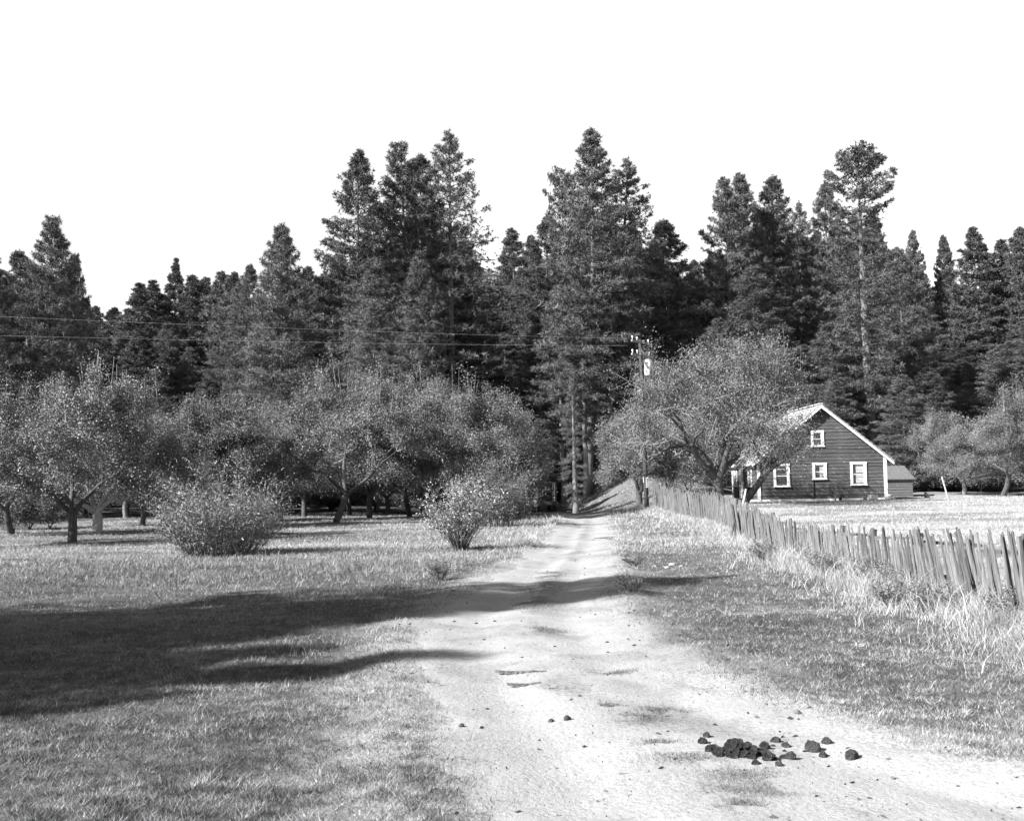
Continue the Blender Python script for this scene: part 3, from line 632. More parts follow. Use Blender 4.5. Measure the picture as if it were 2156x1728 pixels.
BIG = broadleaf('old_apple', 8.6, 5.6, 133, 18, skirt=1700, mat='old_leaf', size=.10, trunk_h=1.3, tr=.3, lev=5, drooping=.2, sprout=90, low=.35, twiglen=1.5, jit=.22, limbs=5, twigmat='twig', openness=.15)
place_tree(BIG, 1512, 1056, 64, 9.9, 6.4, 'huge old apple tree with tangled bare twigs left of the house', 'old apple trees by the house', 1.1)
BIG2 = broadleaf('leaning_apple', 6.6, 3.0, 141, 6, skirt=250, mat='old_leaf', size=.10, trunk_h=2.3, tr=.17, lev=5, drooping=.5, lean=(1.1, -.2), sprout=10, twiglen=2.3, jit=.22, limbs=4, openness=.3, bark='bark_dark', twigmat='twig_pale')
place_tree(BIG2, 1568, 1062, 66, 7.0, 3.9, 'leaning apple tree with drooping twigs hanging over the house roof', 'old apple trees by the house', 0)

# shrubs
BUSH = broadleaf('bush', 2.6, 1.9, 150, 20, mat='apple_leaf', size=.1, trunk_h=.25, tr=.06, lev=4, skirt=500, low=.1, sprout=14, jit=.2, mint=2)
for i, (px, Yd, h, w) in enumerate([(-60,84,3,2.6),(60,86,3,2.8),(170,84,2.6,2.6),(270,86,3,2.6),(350,82,3,2.4),(520,84,2.8,2.4),(600,86,3,2.6),(700,84,2.6,2.4),(790,86,3,2.6),(890,84,2.8,2.6),(990,86,3,2.8),(1080,107,3.4,2.4),(1110,116,3.5,2.6)]):
    place_tree(BUSH, px, 1060, Yd, h, w, 'dark leafy bush in the shade beneath the pines behind the orchard trunks', 'shaded bushes behind the orchard', i*1.3, 'bush', 'bush')
for i, (px, Yd, h, w) in enumerate([(1900,93,3,2.3),(1955,92,2.6,2.3),(2010,94,2.8,2.4),(2065,92,2.6,2.3),(2120,93,3,2.6),(2180,92,3,2.4),(1450,90,3.4,2.8),(1520,92,3.2,2.8)]):
    place_tree(BUSH, px, 1045, Yd, h, w, 'dark leafy bush at the foot of the trees along the far edge of the meadow' if i < 6 else 'dark leafy bush under the huge old apple tree', 'bushes at the far edge of the meadow' if i < 6 else 'bushes under the old apple tree', i*1.9, 'bush', 'bush')
def shrub(name, ht, rad, seed, nst, nl, mat, lsize, lshape, leaf_from, label, px, py, group=None, jit=.06, stem_r=.012, cat='shrub', spread=.22):
    rnd = random.Random(seed); st = []; P = []
    for i in range(nst):
        a = rnd.uniform(0, 6.28); s = rnd.random()**.6; b = Vector((math.cos(a)*spread*s*rad, math.sin(a)*spread*s*rad, 0)); L = ht*rnd.uniform(.45, 1.12)*(1-.25*s*(spread > .3))*(.72+.5*vnoise(np.array([a*1.3+seed]), np.array([s*2.0]), 5)[0])*1.05
        q = b; d = Vector((math.cos(a)*s*rad/ht*.9, math.sin(a)*s*rad/ht*.9, 1)).normalized(); n = 7
        for k in range(n):
            d = (d+Vector((math.cos(a)*.09*s, math.sin(a)*.09*s, -.02))+Vector((rnd.gauss(0, .06), rnd.gauss(0, .06), 0))).normalized()
            q2 = q+d*(L/n); st.append((q, stem_r*(1-k/n*.7), q2, stem_r*(1-(k+1)/n*.7)))
            if k/n >= leaf_from:
                for j in range(nl): P.append(tuple(q.lerp(q2, rnd.random())))
                if k > 2:
                    for s2 in range(2):
                        e = q+Vector((rnd.gauss(0, .3), rnd.gauss(0, .3), rnd.uniform(.05, .4)))*(ht/2.4); st.append((q, .006, e, .003))
                        for j in range(nl//2): P.append(tuple(q.lerp(e, rnd.random())))
            q = q2
    b = ground(px, py); o = empty(name, b, rnd.uniform(0, 6))
    m1 = tubes_np(name+'_stems', st, 4); obj('stems', m1, M['stem'], o)
    obj('foliage', leaf_cloud(name+'_foliage', P, lsize, seed, jit, mat, 1, .2, lshape), None, o)
    tag(o, label, cat, group); return o
shrub('willow_bush', 2.6, 1.3, 5, 190, 9, 'willow_leaf', .10, 4.4, .0, 'big bright leafed willow bush standing alone in the left meadow', 462, 1170, jit=.09, spread=.75)
shrub('leafy_shrub', 1.85, .85, 6, 85, 12, 'willow_leaf', .085, 2.8, .5, 'vase shaped shrub with bare dark stems and white leaves left of the road', 968, 1158, jit=.07)
shrub('willow_bush', 3.1, 1.5, 8, 80, 22, 'apple_leaf', .08, 2.4, .25, 'darker loose bush behind the vase shaped shrub', 1050, 1108, jit=.1, spread=.6)
shrub('willow_bush', 1.9, .9, 9, 60, 22, 'apple_leaf', .08, 2.4, .2, 'dark bush beside the old fence posts close to the truck', 1078, 1092, jit=.1, spread=.6)
shrub('understory_bush', 1.3, 1.5, 14, 50, 24, 'apple_leaf', .09, 2, .1, 'low bush growing against the far part of the picket fence', 1425, 1068, jit=.12)
for i, (px, py) in enumerate(((1335, 1192), (1328, 1245), (1945, 1290), (1875, 1280), (925, 1222), (1605, 1185))):
    lb = ['dark leafy weed at the near tip of the shaded patch right of the road', 'wispy pale weed on the right edge of the road below the shaded patch', 'coarse weed in front of the near pickets',
          'coarse weed left of the gap in the near pickets', 'dark weed on the left verge where the long shadow begins', 'straggly weed below the broken part of the fence'][i]
    shrub('weed', .34+.1*(i > 1), .26, 30+i, 16, 7, 'apple_leaf' if i != 1 else 'willow_leaf', .035, 3, .2, lb, px, py, 'coarse weeds along the road and fence', jit=.025, stem_r=.004, cat='weed')

for i, (px, py, w_) in enumerate(((62, 1118, 1.5), (105, 1118, 1.3), (30, 1126, 1.2))):
    b = ground(px, py); place_tree(BUSH, px, py, b.y+3, 1.5, w_, 'low dark bramble in the shade beneath the apple trees at the left edge', 'brambles under the left apple trees', i*2.1, 'bush', 'bush')
for i in range(11):
    yv = 13.6+i*1.25+.6*math.sin(i*5.1); xv = float(np.interp(yv, FEN[:,1], FEN[:,0]))-.25-.5*abs(math.sin(i*2.3)); rx_ = (xv/yv)*FPX+CX; ry_ = 1020-.0157*(rx_-CX)+1.7*FPX/yv
    shrub('weed', .42+.18*math.sin(i*3.1)**2, .24, 60+i, 15, 6, 'apple_leaf' if i % 3 else 'willow_leaf', .03, 3.2, .15, 'straggly dry weed growing among the pale grass in front of the near pickets', rx_, ry_, 'straggly weeds in front of the near pickets', jit=.03, stem_r=.004, cat='weed')
# ------------------------------------------------------------------ picket fence
fence = empty('picket_fence', (6.2, 13.5, hz(6.2, 13.5))); fo = fence.location.copy()
tag(fence, 'long leaning weathered picket fence between the road and the pale meadow', 'fence')
TOPZ = np.array([[10,1.12],[13.5,1.08],[16.5,.99],[21,.84],[27,.82],[31,.95],[36,1.15],[45,1.22],[63,1.2]])
rnd = random.Random(3); yf = 10.6; pk = []
while yf < 63:
    pk.append(yf); yf += rnd.uniform(.058, .092)*(1 if yf < 24 else .85)
    if rnd.random() < .05: yf += rnd.uniform(.06, .18)
    if 35.2 < yf < 35.4: yf += .8
    if 42.3 < yf < 42.45: yf += .7
def picket_mb(mb, yf, off):
    x = float(np.interp(yf, FEN[:,1], FEN[:,0])); z = hz(x, yf); h = float(np.interp(yf, TOPZ[:,0], TOPZ[:,1]))*rnd.uniform(.8, 1.1)
    w = rnd.uniform(.042, .085); th = .018; grp = math.sin(yf*.9)*.14+math.sin(yf*.37+1)*.12+math.sin(yf*2.3)*.05
    ly = grp+rnd.gauss(0, .06); lx = -.2-.05*math.sin(yf*.5)+rnd.gauss(0, .03)
    b = Vector((x+rnd.gauss(0, .015), yf, z-.05))-off; t = b+Vector((lx*.4*h, (ly+.03)*h, h)); m = b.lerp(t, .5)+Vector((rnd.gauss(0, .012), rnd.gauss(0, .012), 0))
    s = Vector((0, w/2, 0)); d = Vector((th/2, 0, 0)); cut = rnd.uniform(-.05, .05); k = rnd.uniform(.7, .95)
    vs = [b-s-d, b+s-d, b+s+d, b-s+d, m-s-d, m+s-d, m+s+d, m-s+d, t-s*k-d, t+s*k-d+Vector((0,0,cut)), t+s*k+d+Vector((0,0,cut)), t-s*k+d]
    mb.add(vs, [(0,3,2,1),(0,1,5,4),(1,2,6,5),(2,3,7,6),(3,0,4,7),(4,5,9,8),(5,6,10,9),(6,7,11,10),(7,4,8,11),(8,9,10,11)])
far = MB()
pk_vis = [q for q in pk if q > 12.2]; near = set(pk_vis[:100])
for yf in pk:
    if yf in near or yf <= 12.2 and False:
        mb = MB(); picket_mb(mb, yf, fo); mb.build('picket', M['wood'], fence)
    else: picket_mb(far, yf, fo)
tag(far.build('pickets', M['wood'], fence), kind='stuff')
for k, py in enumerate(np.arange(11, 63, 2.45)):
    x = float(np.interp(py, FEN[:,1], FEN[:,0]))+.1; z = hz(x, py); h = float(np.interp(py, TOPZ[:,0], TOPZ[:,1]))-.05
    b = Vector((x, py, z-.3))-fo; t = Vector((x+.11+rnd.gauss(0,.04), py+rnd.gauss(0, .08), z+h))-fo
    MB().tube([b, b.lerp(t, .5), t], [.075, .07, .06], 7).build('post', M['wood'], fence)
for lev in (.3, .78):
    for k in range(21):
        y0 = 10.8+k*2.45; y1 = y0+2.45
        if k == 10: continue
        q = []
        for yv in (y0, y1):
            x = float(np.interp(yv, FEN[:,1], FEN[:,0])); h = float(np.interp(yv, TOPZ[:,0], TOPZ[:,1])); q.append(Vector((x+.07+.09*lev, yv, hz(x, yv)+h*lev+rnd.gauss(0, .03)))-fo)
        MB().tube(q, .032, 4).build('rail', M['wood'], fence)

# ------------------------------------------------------------------ house
HX0, HX1, HY0, HY1 = 15.4, 23.53, 72.0, 80.0; HZ = hz(19, 72)+.0
house = empty('clapboard_house', (19.46, 72, HZ)); tag(house, 'dark clapboard house with white trimmed windows and a steep pale roof', 'house')
W = HX1-HX0; hw = W/2; EAVE = 2.72; PEAK = 6.0
def hroof(x): return EAVE+(PEAK-EAVE)*(1-abs(x)/hw)
def clap(mb, wfun, z0, z1, step, place):
    z = z0
    while z < z1-.01:
        jr = .006*math.sin(z*37.7)+.004*math.sin(z*91); zt = min(z+step*(1+.10*math.sin(z*23.1)), z1); a0, b0 = wfun(z); a1, b1 = wfun(zt)
        if b0-a0 < .02: break
        if b1 < a1: a1 = b1 = (a1+b1)/2
        vs = [place(a0, .036+jr, z+.008*math.sin(z*51)), place(b0, .036+jr, z-.008*math.sin(z*77)), place(b1, .004, zt+.012), place(a1, .004, zt+.012), place(a0, 0, z), place(b0, 0, z)]
        mb.add(vs, [(0,1,2,3),(4,5,1,0)]); z = zt
front = lambda a, d, z: Vector((a, -d, z))
def gable_w(z): 
    e = hw if z <= EAVE else hw*(PEAK-z)/(PEAK-EAVE); return (-e, e)
mb = MB(); clap(mb, gable_w, .18, PEAK-.05, .215, front)
# solid core of the house behind the boards
mb.add([(-hw,.0,.15),(hw,.0,.15),(hw,.0,EAVE),(0,.0,PEAK-.03),(-hw,.0,EAVE),(-hw,8,.15),(hw,8,.15),(hw,8,EAVE),(0,8,PEAK-.03),(-hw,8,EAVE)],
       [(9,8,7,6,5),(0,4,9,5),(1,6,7,2)])
side = lambda a, d, z: Vector((-hw-d, a, z))
clap(mb, lambda z: (.0, 8.), .18, EAVE, .215, lambda a, d, z: side(8-a, d, z))
mb.build('wall', M['siding'], house)
MB().box((0, 4, .06), (W+.02, 8.04, .26)).build('foundation', M['white'], house)
roofm = MB(); oh = .42; ohx = .38
for s in (-1, 1):
    sl = (PEAK-EAVE)/hw; xe = hw+ohx; ze = EAVE-sl*ohx+.1
    n = 18
    for k in range(n):
        f0, f1 = k/n, (k+1)/n+.012; xa, xb = s*xe*(1-f0), s*xe*max(0, 1-f1); za, zb = ze+(PEAK+.1-ze)*f0, ze+(PEAK+.1-ze)*min(1, f1)
        dz = .03; sag = lambda yy_: -.05*math.sin((yy_+oh)/8.8*math.pi)
        for j in range(6):
            ya, yb = -oh+8.84*j/6, -oh+8.84*(j+1)/6
            vs = [(xa, ya, za+dz+sag(ya)), (xa, yb, za+dz+sag(yb)), (xb, yb, zb+sag(yb)), (xb, ya, zb+sag(ya)), (xa, ya, za-.05), (xa, yb, za-.05), (xb, yb, zb-.07), (xb, ya, zb-.07)]
            fs = [(0,1,2,3),(7,6,5,4),(0,4,5,1),(3,2,6,7),(0,3,7,4),(1,5,6,2)]
            if s > 0: fs = [tuple(reversed(f)) for f in fs]
            roofm.add(vs, fs)
roof = roofm.build('roof', M['roof'], house)
rk = MB()
for s in (-1, 1):
    xe = hw+ohx; ze = EAVE-(PEAK-EAVE)/hw*ohx; a = Vector((s*xe, -oh-.015, ze-.02)); b = Vector((0, -oh-.015, PEAK+.02)); d = Vector((0, 0, -.17))
    t = Vector((0, .04, 0)); rk.add([a, b, b+d, a+d, a+t, b+t, b+d+t, a+d+t], [(0,1,2,3),(7,6,5,4),(0,4,5,1),(3,2,6,7),(0,3,7,4),(1,5,6,2)])
rk.build('rake_board', M['white'], roof)
MB().box((-(hw+ohx), 4, EAVE-(PEAK-EAVE)/hw*ohx-.03), (.03, 8.8, .14)).build('eave_board', M['white'], roof)
MB().box((0, 4, PEAK+.13), (.22, 8.9, .05)).build('ridge_cap', M['metal'], roof)
cb = M['white']
for s in (-1, 1): MB().box((s*(hw-.075), -.055, EAVE/2+.05-(.05 if s < 0 else .0)), (.19, .05, EAVE-.12)).build('corner_board', cb, house)
MB().box((-hw-.055, 8-.08, EAVE/2), (.05, .14, EAVE-.2)).build('corner_board', cb, house)
def window(x0, x1, z0, z1, kind, onside=False, label=None):
    T = (lambda x, d, z: Vector((x, -d, z))) if not onside else (lambda x, d, z: Vector((-hw-d, x, z)))
    def bx(mb, a0, a1, b0, b1, d0, d1):
        c = T((a0+a1)/2, (d0+d1)/2, (b0+b1)/2); dd = (a1-a0, d1-d0, b1-b0) if not onside else (d1-d0, a1-a0, b1-b0); mb.box(c, dd)
    fr = MB(); cw = .135
    bx(fr, x0, x0+cw, z0+.06, z1, .03, .085); bx(fr, x1-cw, x1, z0+.06, z1, .03, .085); bx(fr, x0-.02, x1+.02, z1-.001, z1+cw, .03, .09)
    f = fr.build('window', M['white'], house)
    if label: f['label'] = label
    s = MB(); bx(s, x0-.04, x1+.04, z0, z0+.06, .03, .14); s.build('sill', M['white'], f)
    a0, a1, b0, b1 = x0+cw, x1-cw, z0+.06, z1; s = MB(); t = .045; m = (b0+b1)/2
    bx(s, a0, a0+t, b0, b1, .02, .045); bx(s, a1-t, a1, b0, b1, .02, .045); bx(s, a0+t, a1-t, b1-t, b1, .02, .045); bx(s, a0+t, a1-t, b0, b0+t, .02, .045); bx(s, a0+t, a1-t, m-.02, m+.02, .022, .05)
    s.build('sash', M['white'] if kind != 'top' else M['white'], f)
    p = MB(); bx(p, a0+t, a1-t, b0+t, b1-t, .021, .029); p.build('pane', M['glass'], f)
    if kind == 'curtain':
        c = MB(); bx(c, a0+t+(.22*(a1-a0)), a1-t-.01, b0+t, b1-t-.02, .029, .031); c.build('curtain', M['curtain'], f)
    if kind == 'blind':
        c = MB(); bx(c, a0+t+.03, a1-t-.03, b1-t-.20, b1-t-.14, .029, .032); c.build('blind_rail', M['curtain'], f)
    if kind == 'half':
        c = MB(); bx(c, a0+t+.5*(a1-a0-2*t), a1-t, b0+t, b1-t, .029, .031); c.build('curtain', M['curtain'], f)
ox = -hw
window(ox+1.02, ox+2.03, .92, 2.26, 'blind', label='left ground floor window with a dark blank pane')
window(ox+3.48, ox+4.36, 1.35, 2.28, 'half', label='small middle window with half a curtain')
window(ox+5.86, ox+6.87, .95, 2.30, 'curtain', label='right ground floor window with a pale curtain')
window(ox+3.45, ox+4.25, 3.42, 4.32, 'top', label='small window high in the gable')
window(1.5, 2.6, .95, 2.2, 'curtain', True); window(6.3, 7.3, .95, 2.2, 'curtain', True)
d = MB().box((-hw-.03, 4.9, 1.2), (.04, .9, 2.0)).build('door', M['white'], house)
MB().box((-hw-.045, 4.38, 1.25), (.05, .12, 2.15)).build('door_frame', M['white'], d); MB().box((-hw-.045, 5.42, 1.25), (.05, .12, 2.15)).build('door_frame', M['white'], d)
MB().box((-hw-.07, 5.2, 1.15), (.05, .04, .1)).build('handle', M['iron'], d)
MB().tube([(-.55, -.06, .15), (-.55, -.06, 2.3)], .025, 8).build('conduit', M['dark'], house)
MB().box((2.75, -.03, .09), (.42, .05, .14)).build('foundation_vent', M['dark'], house)
MB().box((-hw-.55, .9, .1), (.9, 1.6, .12)).box((-hw-.35, 5, .1), (.7, 1.2, .14)).build('step', M['concrete'], house)

# shed
sp = at(1893, 1049, 84.5); sz = hz(sp.x, 84.5); shed = empty('small_shed', (sp.x, 84.5, sz)); tag(shed, 'small grey board shed with a sloping shingle roof right of the house', 'shed')
mb = MB(); clap(mb, lambda z: (-1.25, 1.0), 0, 1.42, .19, lambda a, d, z: Vector((a, -d, z)))
mb.add([(-1.25,0,0),(1,0,0),(1,0,1.42),(-1.25,0,1.42),(-1.25,3,0),(1,3,0),(1,3,1.42),(-1.25,3,1.42),(1,1.5,2.25),(-1.25,1.5,2.25)], [(1,5,6,8,2),(4,0,3,9,7),(5,4,7,6)])
mb.build('wall', M['shed_wood'], shed)
mb = MB(); mb.add([(-1.4,-.2,1.36),(1.15,-.2,1.36),(.95,1.5,2.34),(-1.4,1.5,2.34),(-1.4,-.2,1.30),(1.15,-.2,1.30),(.95,1.5,2.28),(-1.4,1.5,2.28)], [(0,1,2,3),(7,6,5,4),(0,4,5,1),(1,5,6,2),(2,6,7,3),(3,7,4,0)])
mb.add([(-1.4,1.5,2.34),(.95,1.5,2.34),(1.15,3.2,1.36),(-1.4,3.2,1.36),(-1.4,1.5,2.28),(.95,1.5,2.28),(1.15,3.2,1.30),(-1.4,3.2,1.30)], [(0,1,2,3),(7,6,5,4),(0,4,5,1),(1,5,6,2),(2,6,7,3),(3,7,4,0)])
mb.build('roof', M['roof_dark'], shed); MB().box((.45, -.03, 1.33), (1.0, .03, .07)).build('trim_board', M['white'], shed)

# ------------------------------------------------------------------ rocks and lumps
def rock_mesh(name, seed, sub=3, amp=.22, flat=1.0, fr=1.7):
    bm = bmesh.new(); bmesh.ops.create_icosphere(bm, subdivisions=sub, radius=1)
    from mathutils import noise as mn
    o = Vector((seed*3.7, seed*1.3, seed*.7))
    for v in bm.verts:
        n = mn.noise(v.co*fr+o)*amp+mn.noise(v.co*fr*2.7+o)*amp*.45+mn.noise(v.co*6+o)*amp*.35; v.co = v.co*(1+n); v.co.z *= flat
    me = bpy.data.meshes.new(name); bm.to_mesh(me); bm.free(); me.polygons.foreach_set('use_smooth', [True]*len(me.polygons)); return me
def lump(name, px, py, rx, ry, rz_, mat, label, cat, group=None, seed=1, lift=.6, amp=.22, wp=None, rot=0.):
    p = wp if wp is not None else ground(px, py); o = obj(name, rock_mesh(name, seed, 3, amp), M[mat])
    o.scale = (rx, ry, rz_); o.location = (p[0], p[1], p[2]+rz_*lift); o.rotation_euler = (0, 0, rot or seed*1.1); tag(o, label, cat, group); return o
# dung heap: positions read from the photograph (source crop 1728..2428, 1850..2187 at 3.08x)
def dz(zx, zy): return ((1728+zx/3.08)/1.2659, (1850+zy/3.08)/1.2659)
heap = ground(*dz(775, 535)); rnd = random.Random(12)
k = 0; hp = []
for ring, n, rr, zz in ((0, 19, .155, .018), (1, 13, .11, .042), (2, 8, .065, .066), (3, 4, .03, .088)):
    for i in range(n):
        a = i*6.283/n+ring*.5; q = rr*rnd.uniform(.65, 1.08); hp.append((heap.x+math.cos(a)*q*1.15-ring*.012, heap.y+.07+math.sin(a)*q*.8, zz, ring))
for (x, y, zz, ring) in hp:
    s = rnd.uniform(.019, .029); k += 1
    lump('dung_lump', 0, 0, s*rnd.uniform(1, 1.3), s, s*rnd.uniform(.8, 1), 'dung', 'glossy dark dung lump in the main heap on the road', 'dung lump', 'dung lumps in the heap', k, 0, .2, (x, y, hz(x, y)+zz))
sc = [(478,365,.05,'dry','pale crumbly dung lump at the upper left of the heap'),(445,425,.055,'','dark dung lump at the far left of the heap'),(500,480,.055,'','dark ribbed dung lump against the left side of the heap'),(548,485,.06,'','second dark ribbed dung lump at the left side of the heap'),
 (1045,415,.055,'dry','pale dung lump beside the upper right of the heap'),(1022,440,.03,'dry','crumb of dung just right of the heap'),(1125,455,.05,'dry','flat pale dung piece right of the heap with a pointed end'),(955,460,.06,'','dark dung lump at the right shoulder of the heap'),
 (985,560,.075,'','broad dark dung lump at the lower right of the heap'),(1055,550,.035,'','small dark dung lump between the heap and the tall pair'),(1110,550,.045,'','small dark dung lump touching the upright one right of the heap'),(1168,550,.065,'dry','upright pale sided dung lump right of the heap'),
 (1115,490,.028,'','small dark crumb above the upright dung lump'),(880,600,.045,'','small dark dung lump in front of the heap'),(1070,605,.045,'dry','flat brown dung piece in front of the heap at right'),(1350,495,.085,'dry','large two part dung lump well right of the heap'),
 (1282,490,.026,'','tiny dark crumb left of the large two part lump'),(1432,535,.05,'dry','pointed dung piece at the lower right of the large two part lump'),(1460,425,.055,'dry','dung lump lying farthest back at the right'),(1670,550,.075,'dry','rightmost dung lump, alone on the bare dust'),(1268,600,.018,'','tiny dark crumb lowest in front of the heap'),
 (1265,500,.012,'','tiniest dark speck of dung beside the upright lump')]
for i, (zx, zy, s, kd, lb) in enumerate(sc):
    px, py = dz(zx, zy+6); s *= .58; lump('dung_lump', px, py, s*1.05, s*.9, s*.9, 'dung_dry' if kd else 'dung', lb, 'dung lump', 'dung lumps scattered round the heap', 50+i, .85, .34)
def dz2(zx, zy): return ((1000+zx/3.08)/1.2659, (1700+zy/3.08)/1.2659)
for i, (zx, zy, s, lb) in enumerate([(1203,570,.014,'small dark stone, leftmost of the three in the middle of the road'),(1443,708,.024,'small dark stone, centre one of the three in the middle of the road'),(1575,695,.03,'small upright dark stone, rightmost of the three in the middle of the road'),
     (915,600,.017,'tiny dark stone on the left wheel track'),(708,742,.022,'tiny pale brown stone near the left edge of the road'),(1203,172,.016,'tiny dark stone behind the bark pieces')]):
    px, py = dz2(zx, zy); lump('stone', px, py, s, s*.9, s, 'iron', lb, 'stone', 'small dark stones on the road', 90+i, .6, .25)
for i, (px, py, s, lb) in enumerate([(1404,1196,.07,'white stone, leftmost of the three right of the road by the shaded patch'),(1415,1190,.085,'tallest white stone right of the road by the shaded patch'),(1434,1193,.06,'flat white stone, rightmost of the three by the shaded patch')]):
    lump('white_stone', px, py, s, s*.8, s*.5, 'stone_pale', lb, 'stone', 'white stones by the shaded patch', 110+i, .4, .2)
for i, (zx, zy, s, lb) in enumerate([(1290,108,.028,'small white stone at the right edge of the road above the dung'),(1220,165,.026,'flat grey stone on the right edge of the road'),(800,300,.018,'small pale stone above the dung heap'),(965,92,.015,'tiny dark pebble above the dung heap'),(1965,560,.02,'small pebble right of the rightmost dung lump')]):
    px, py = dz(zx, zy); lump('stone', px, py, s, s, s*.8, 'stone_pale' if i in (0, 2) else 'stone', lb, 'stone', 'stones at the right side of the road', 120+i, .5, .25)
# bark slabs on the road
def slab(px, py, L, w, cur, label, seed, rot):
    p = ground(px, py); rnd = random.Random(seed); mb = MB(); n = 16; m = 5; top = []; 
    for i in range(n+1):
        t = i/n-.5; ww = w*max(.06, 1-abs(t*2)**1.8)*rnd.uniform(.6, 1.2); zc = .012+cur*(4*t*t)+rnd.uniform(0, .003)
        for j in range(m+1):
            s = j/m-.5; top.append((t*L, s*ww, zc+.22*w*math.cos(s*3)-.014))
    b = len(top); vs = top+[(x, y, z-.007) for x, y, z in top]; fs = []
    for i in range(n):
        for j in range(m):
            q = i*(m+1)+j; fs.append((q, q+m+1, q+m+2, q+1)); fs.append((b+q, b+q+1, b+q+m+2, b+q+m+1))
    for i in range(n):
        q = i*(m+1); fs.append((q, b+q, b+q+m+1, q+m+1)); q += m; fs.append((q, q+m+1, b+q+m+1, b+q))
    mb.add(vs, fs); o = mb.build('bark_slab', M['bark_slab']); o.location = (p.x, p.y, p.z+.016); o.rotation_euler = (0, 0, rot); tag(o, label, 'bark', 'pieces of bark on the road')
slab(1083, 1423, .36, .10, .012, 'curled dark slab of bark, the farther one on the road', 1, -.1)
slab(1103, 1447, .30, .09, .014, 'flat slab of bark with a raised right end, the nearer one on the road', 2, .12)
slab(1165, 1454, .08, .03, .003, 'small chip of bark right of the two slabs', 3, .3)
slab(1315, 1636, .07, .018, .002, 'thin stick of bark near the bottom middle of the road', 4, .05)
slab(1135, 1419, .13, .05, .004, 'narrow strip of bark at the right end of the farther slab', 5, -.05)

# ------------------------------------------------------------------ small things round the house
def hpt(zx, zy, Yd): return at((1880+zx/3.593)/1.2659, (1040+zy/3.593)/1.2659, Yd)
q = hpt(1250, 1045, 71.3); z = hz(q.x, 71.3); o = MB().box((0, 0, .33), (.10, .05, .72)).build('plank', M['wood']); o.location = (q.x, 71.5, z); o.rotation_euler = (R(-6), 0, 0); tag(o, 'short upright plank leaning on the house front', 'plank')
q = hpt(1290, 1040, 71); lump('dark_boulder', 0, 0, .10, .1, .17, 'dark', 'small dark rounded object at the foot of the house wall', 'rock', None, 3, .7, .15, (q.x, 71, hz(q.x, 71)))
q = hpt(1598, 1040, 71); o = MB().box((0, 0, .16), (.5, .4, .34)).box((-.3, -.1, .05), (.2, .3, .16)).build('stone_block', M['concrete']); bv = o.modifiers.new('b', 'BEVEL'); bv.width = .03; bv.segments = 2; o.location = (q.x, 71, hz(q.x, 71)-.02); o.rotation_euler = (0, R(4), .3); tag(o, 'squared stone block beside the foundation vent', 'stone block')
for i, (dx, w, zz, lb) in enumerate(((-.12, .24, .06, 'lowest left rock of the small pile at the house corner'), (.12, .2, .1, 'right rock of the small pile at the house corner'), (.02, .17, .26, 'topmost rock of the small pile at the house corner'))):
    q = hpt(1770, 1040, 71.2); lump('pale_rock', 0, 0, w, w*.8, w*.55, 'stone_pale', lb, 'rock', 'rocks piled at the house corner', 140+i, .3, .25, (q.x+dx, 71.2, hz(q.x, 71.2)+zz-.03))
q = at(1951, 1049, 74); o = MB().box((0, 0, .15), (.26, .22, .5)).build('wooden_stump', M['wood']); o.location = (q.x, 74, hz(q.x, 74)); tag(o, 'short square wooden stump in the meadow right of the shed', 'stump')
def stake(px0, py0, px1, py1, Yd, w, name, label, cat, mat='wood'):
    a = at(px0, py0, Yd); a.z = hz(a.x, Yd)-.1; b = at(px1, py1, Yd); o = empty(name, a); d = b-a
    m = MB().tube([(0,0,0), d*.5+Vector((.01, 0, 0)), d], [w, w*.95, w*.9], 6).mesh(name); bpy.data.objects.remove(o); o = obj(name, m, M[mat]); o.location = a; tag(o, label, cat); return o
stake(1996, 1052, 1982, 1003, 72, .05, 'leaning_pole', 'pale leaning pole at the far edge of the meadow', 'pole', 'bark_pale')
stake(1561, 1072, 1570, 1029, 60, .06, 'leaning_post', 'pale post leaning against the slanting apple trunk behind the fence', 'post', 'bark_pale')
stake(1101, 1092, 1099, 1048, 62, .09, 'old_post', 'old grey post among the bushes left of the road end', 'post')
stake(1067, 1116, 1065, 1086, 47, .10, 'old_post', 'dark stubby post in tall grass right of the vase shaped shrub', 'post', 'bark_dark')
stake(1046, 1112, 1044, 1088, 49, .07, 'old_post', 'thin grey post just left of the dark stubby one', 'post')

stake(1879, 1270, 1864, 1234, 17.6, .022, 'charred_stick', 'black stick leaning left in the gap of the near pickets', 'stick', 'dark')
stake(1880, 1270, 1898, 1226, 17.5, .02, 'charred_stick', 'black stick leaning right in the gap of the near pickets', 'stick', 'dark')
stake(1549, 1150, 1541, 1062, 34.6, .035, 'broken_rail', 'dark broken rail standing in the gap of the fence left of the house', 'rail', 'bark_dark')
stake(1535, 1150, 1547, 1092, 34.2, .03, 'broken_rail', 'pale broken rail leaning in the gap of the fence left of the house', 'rail', 'wood')
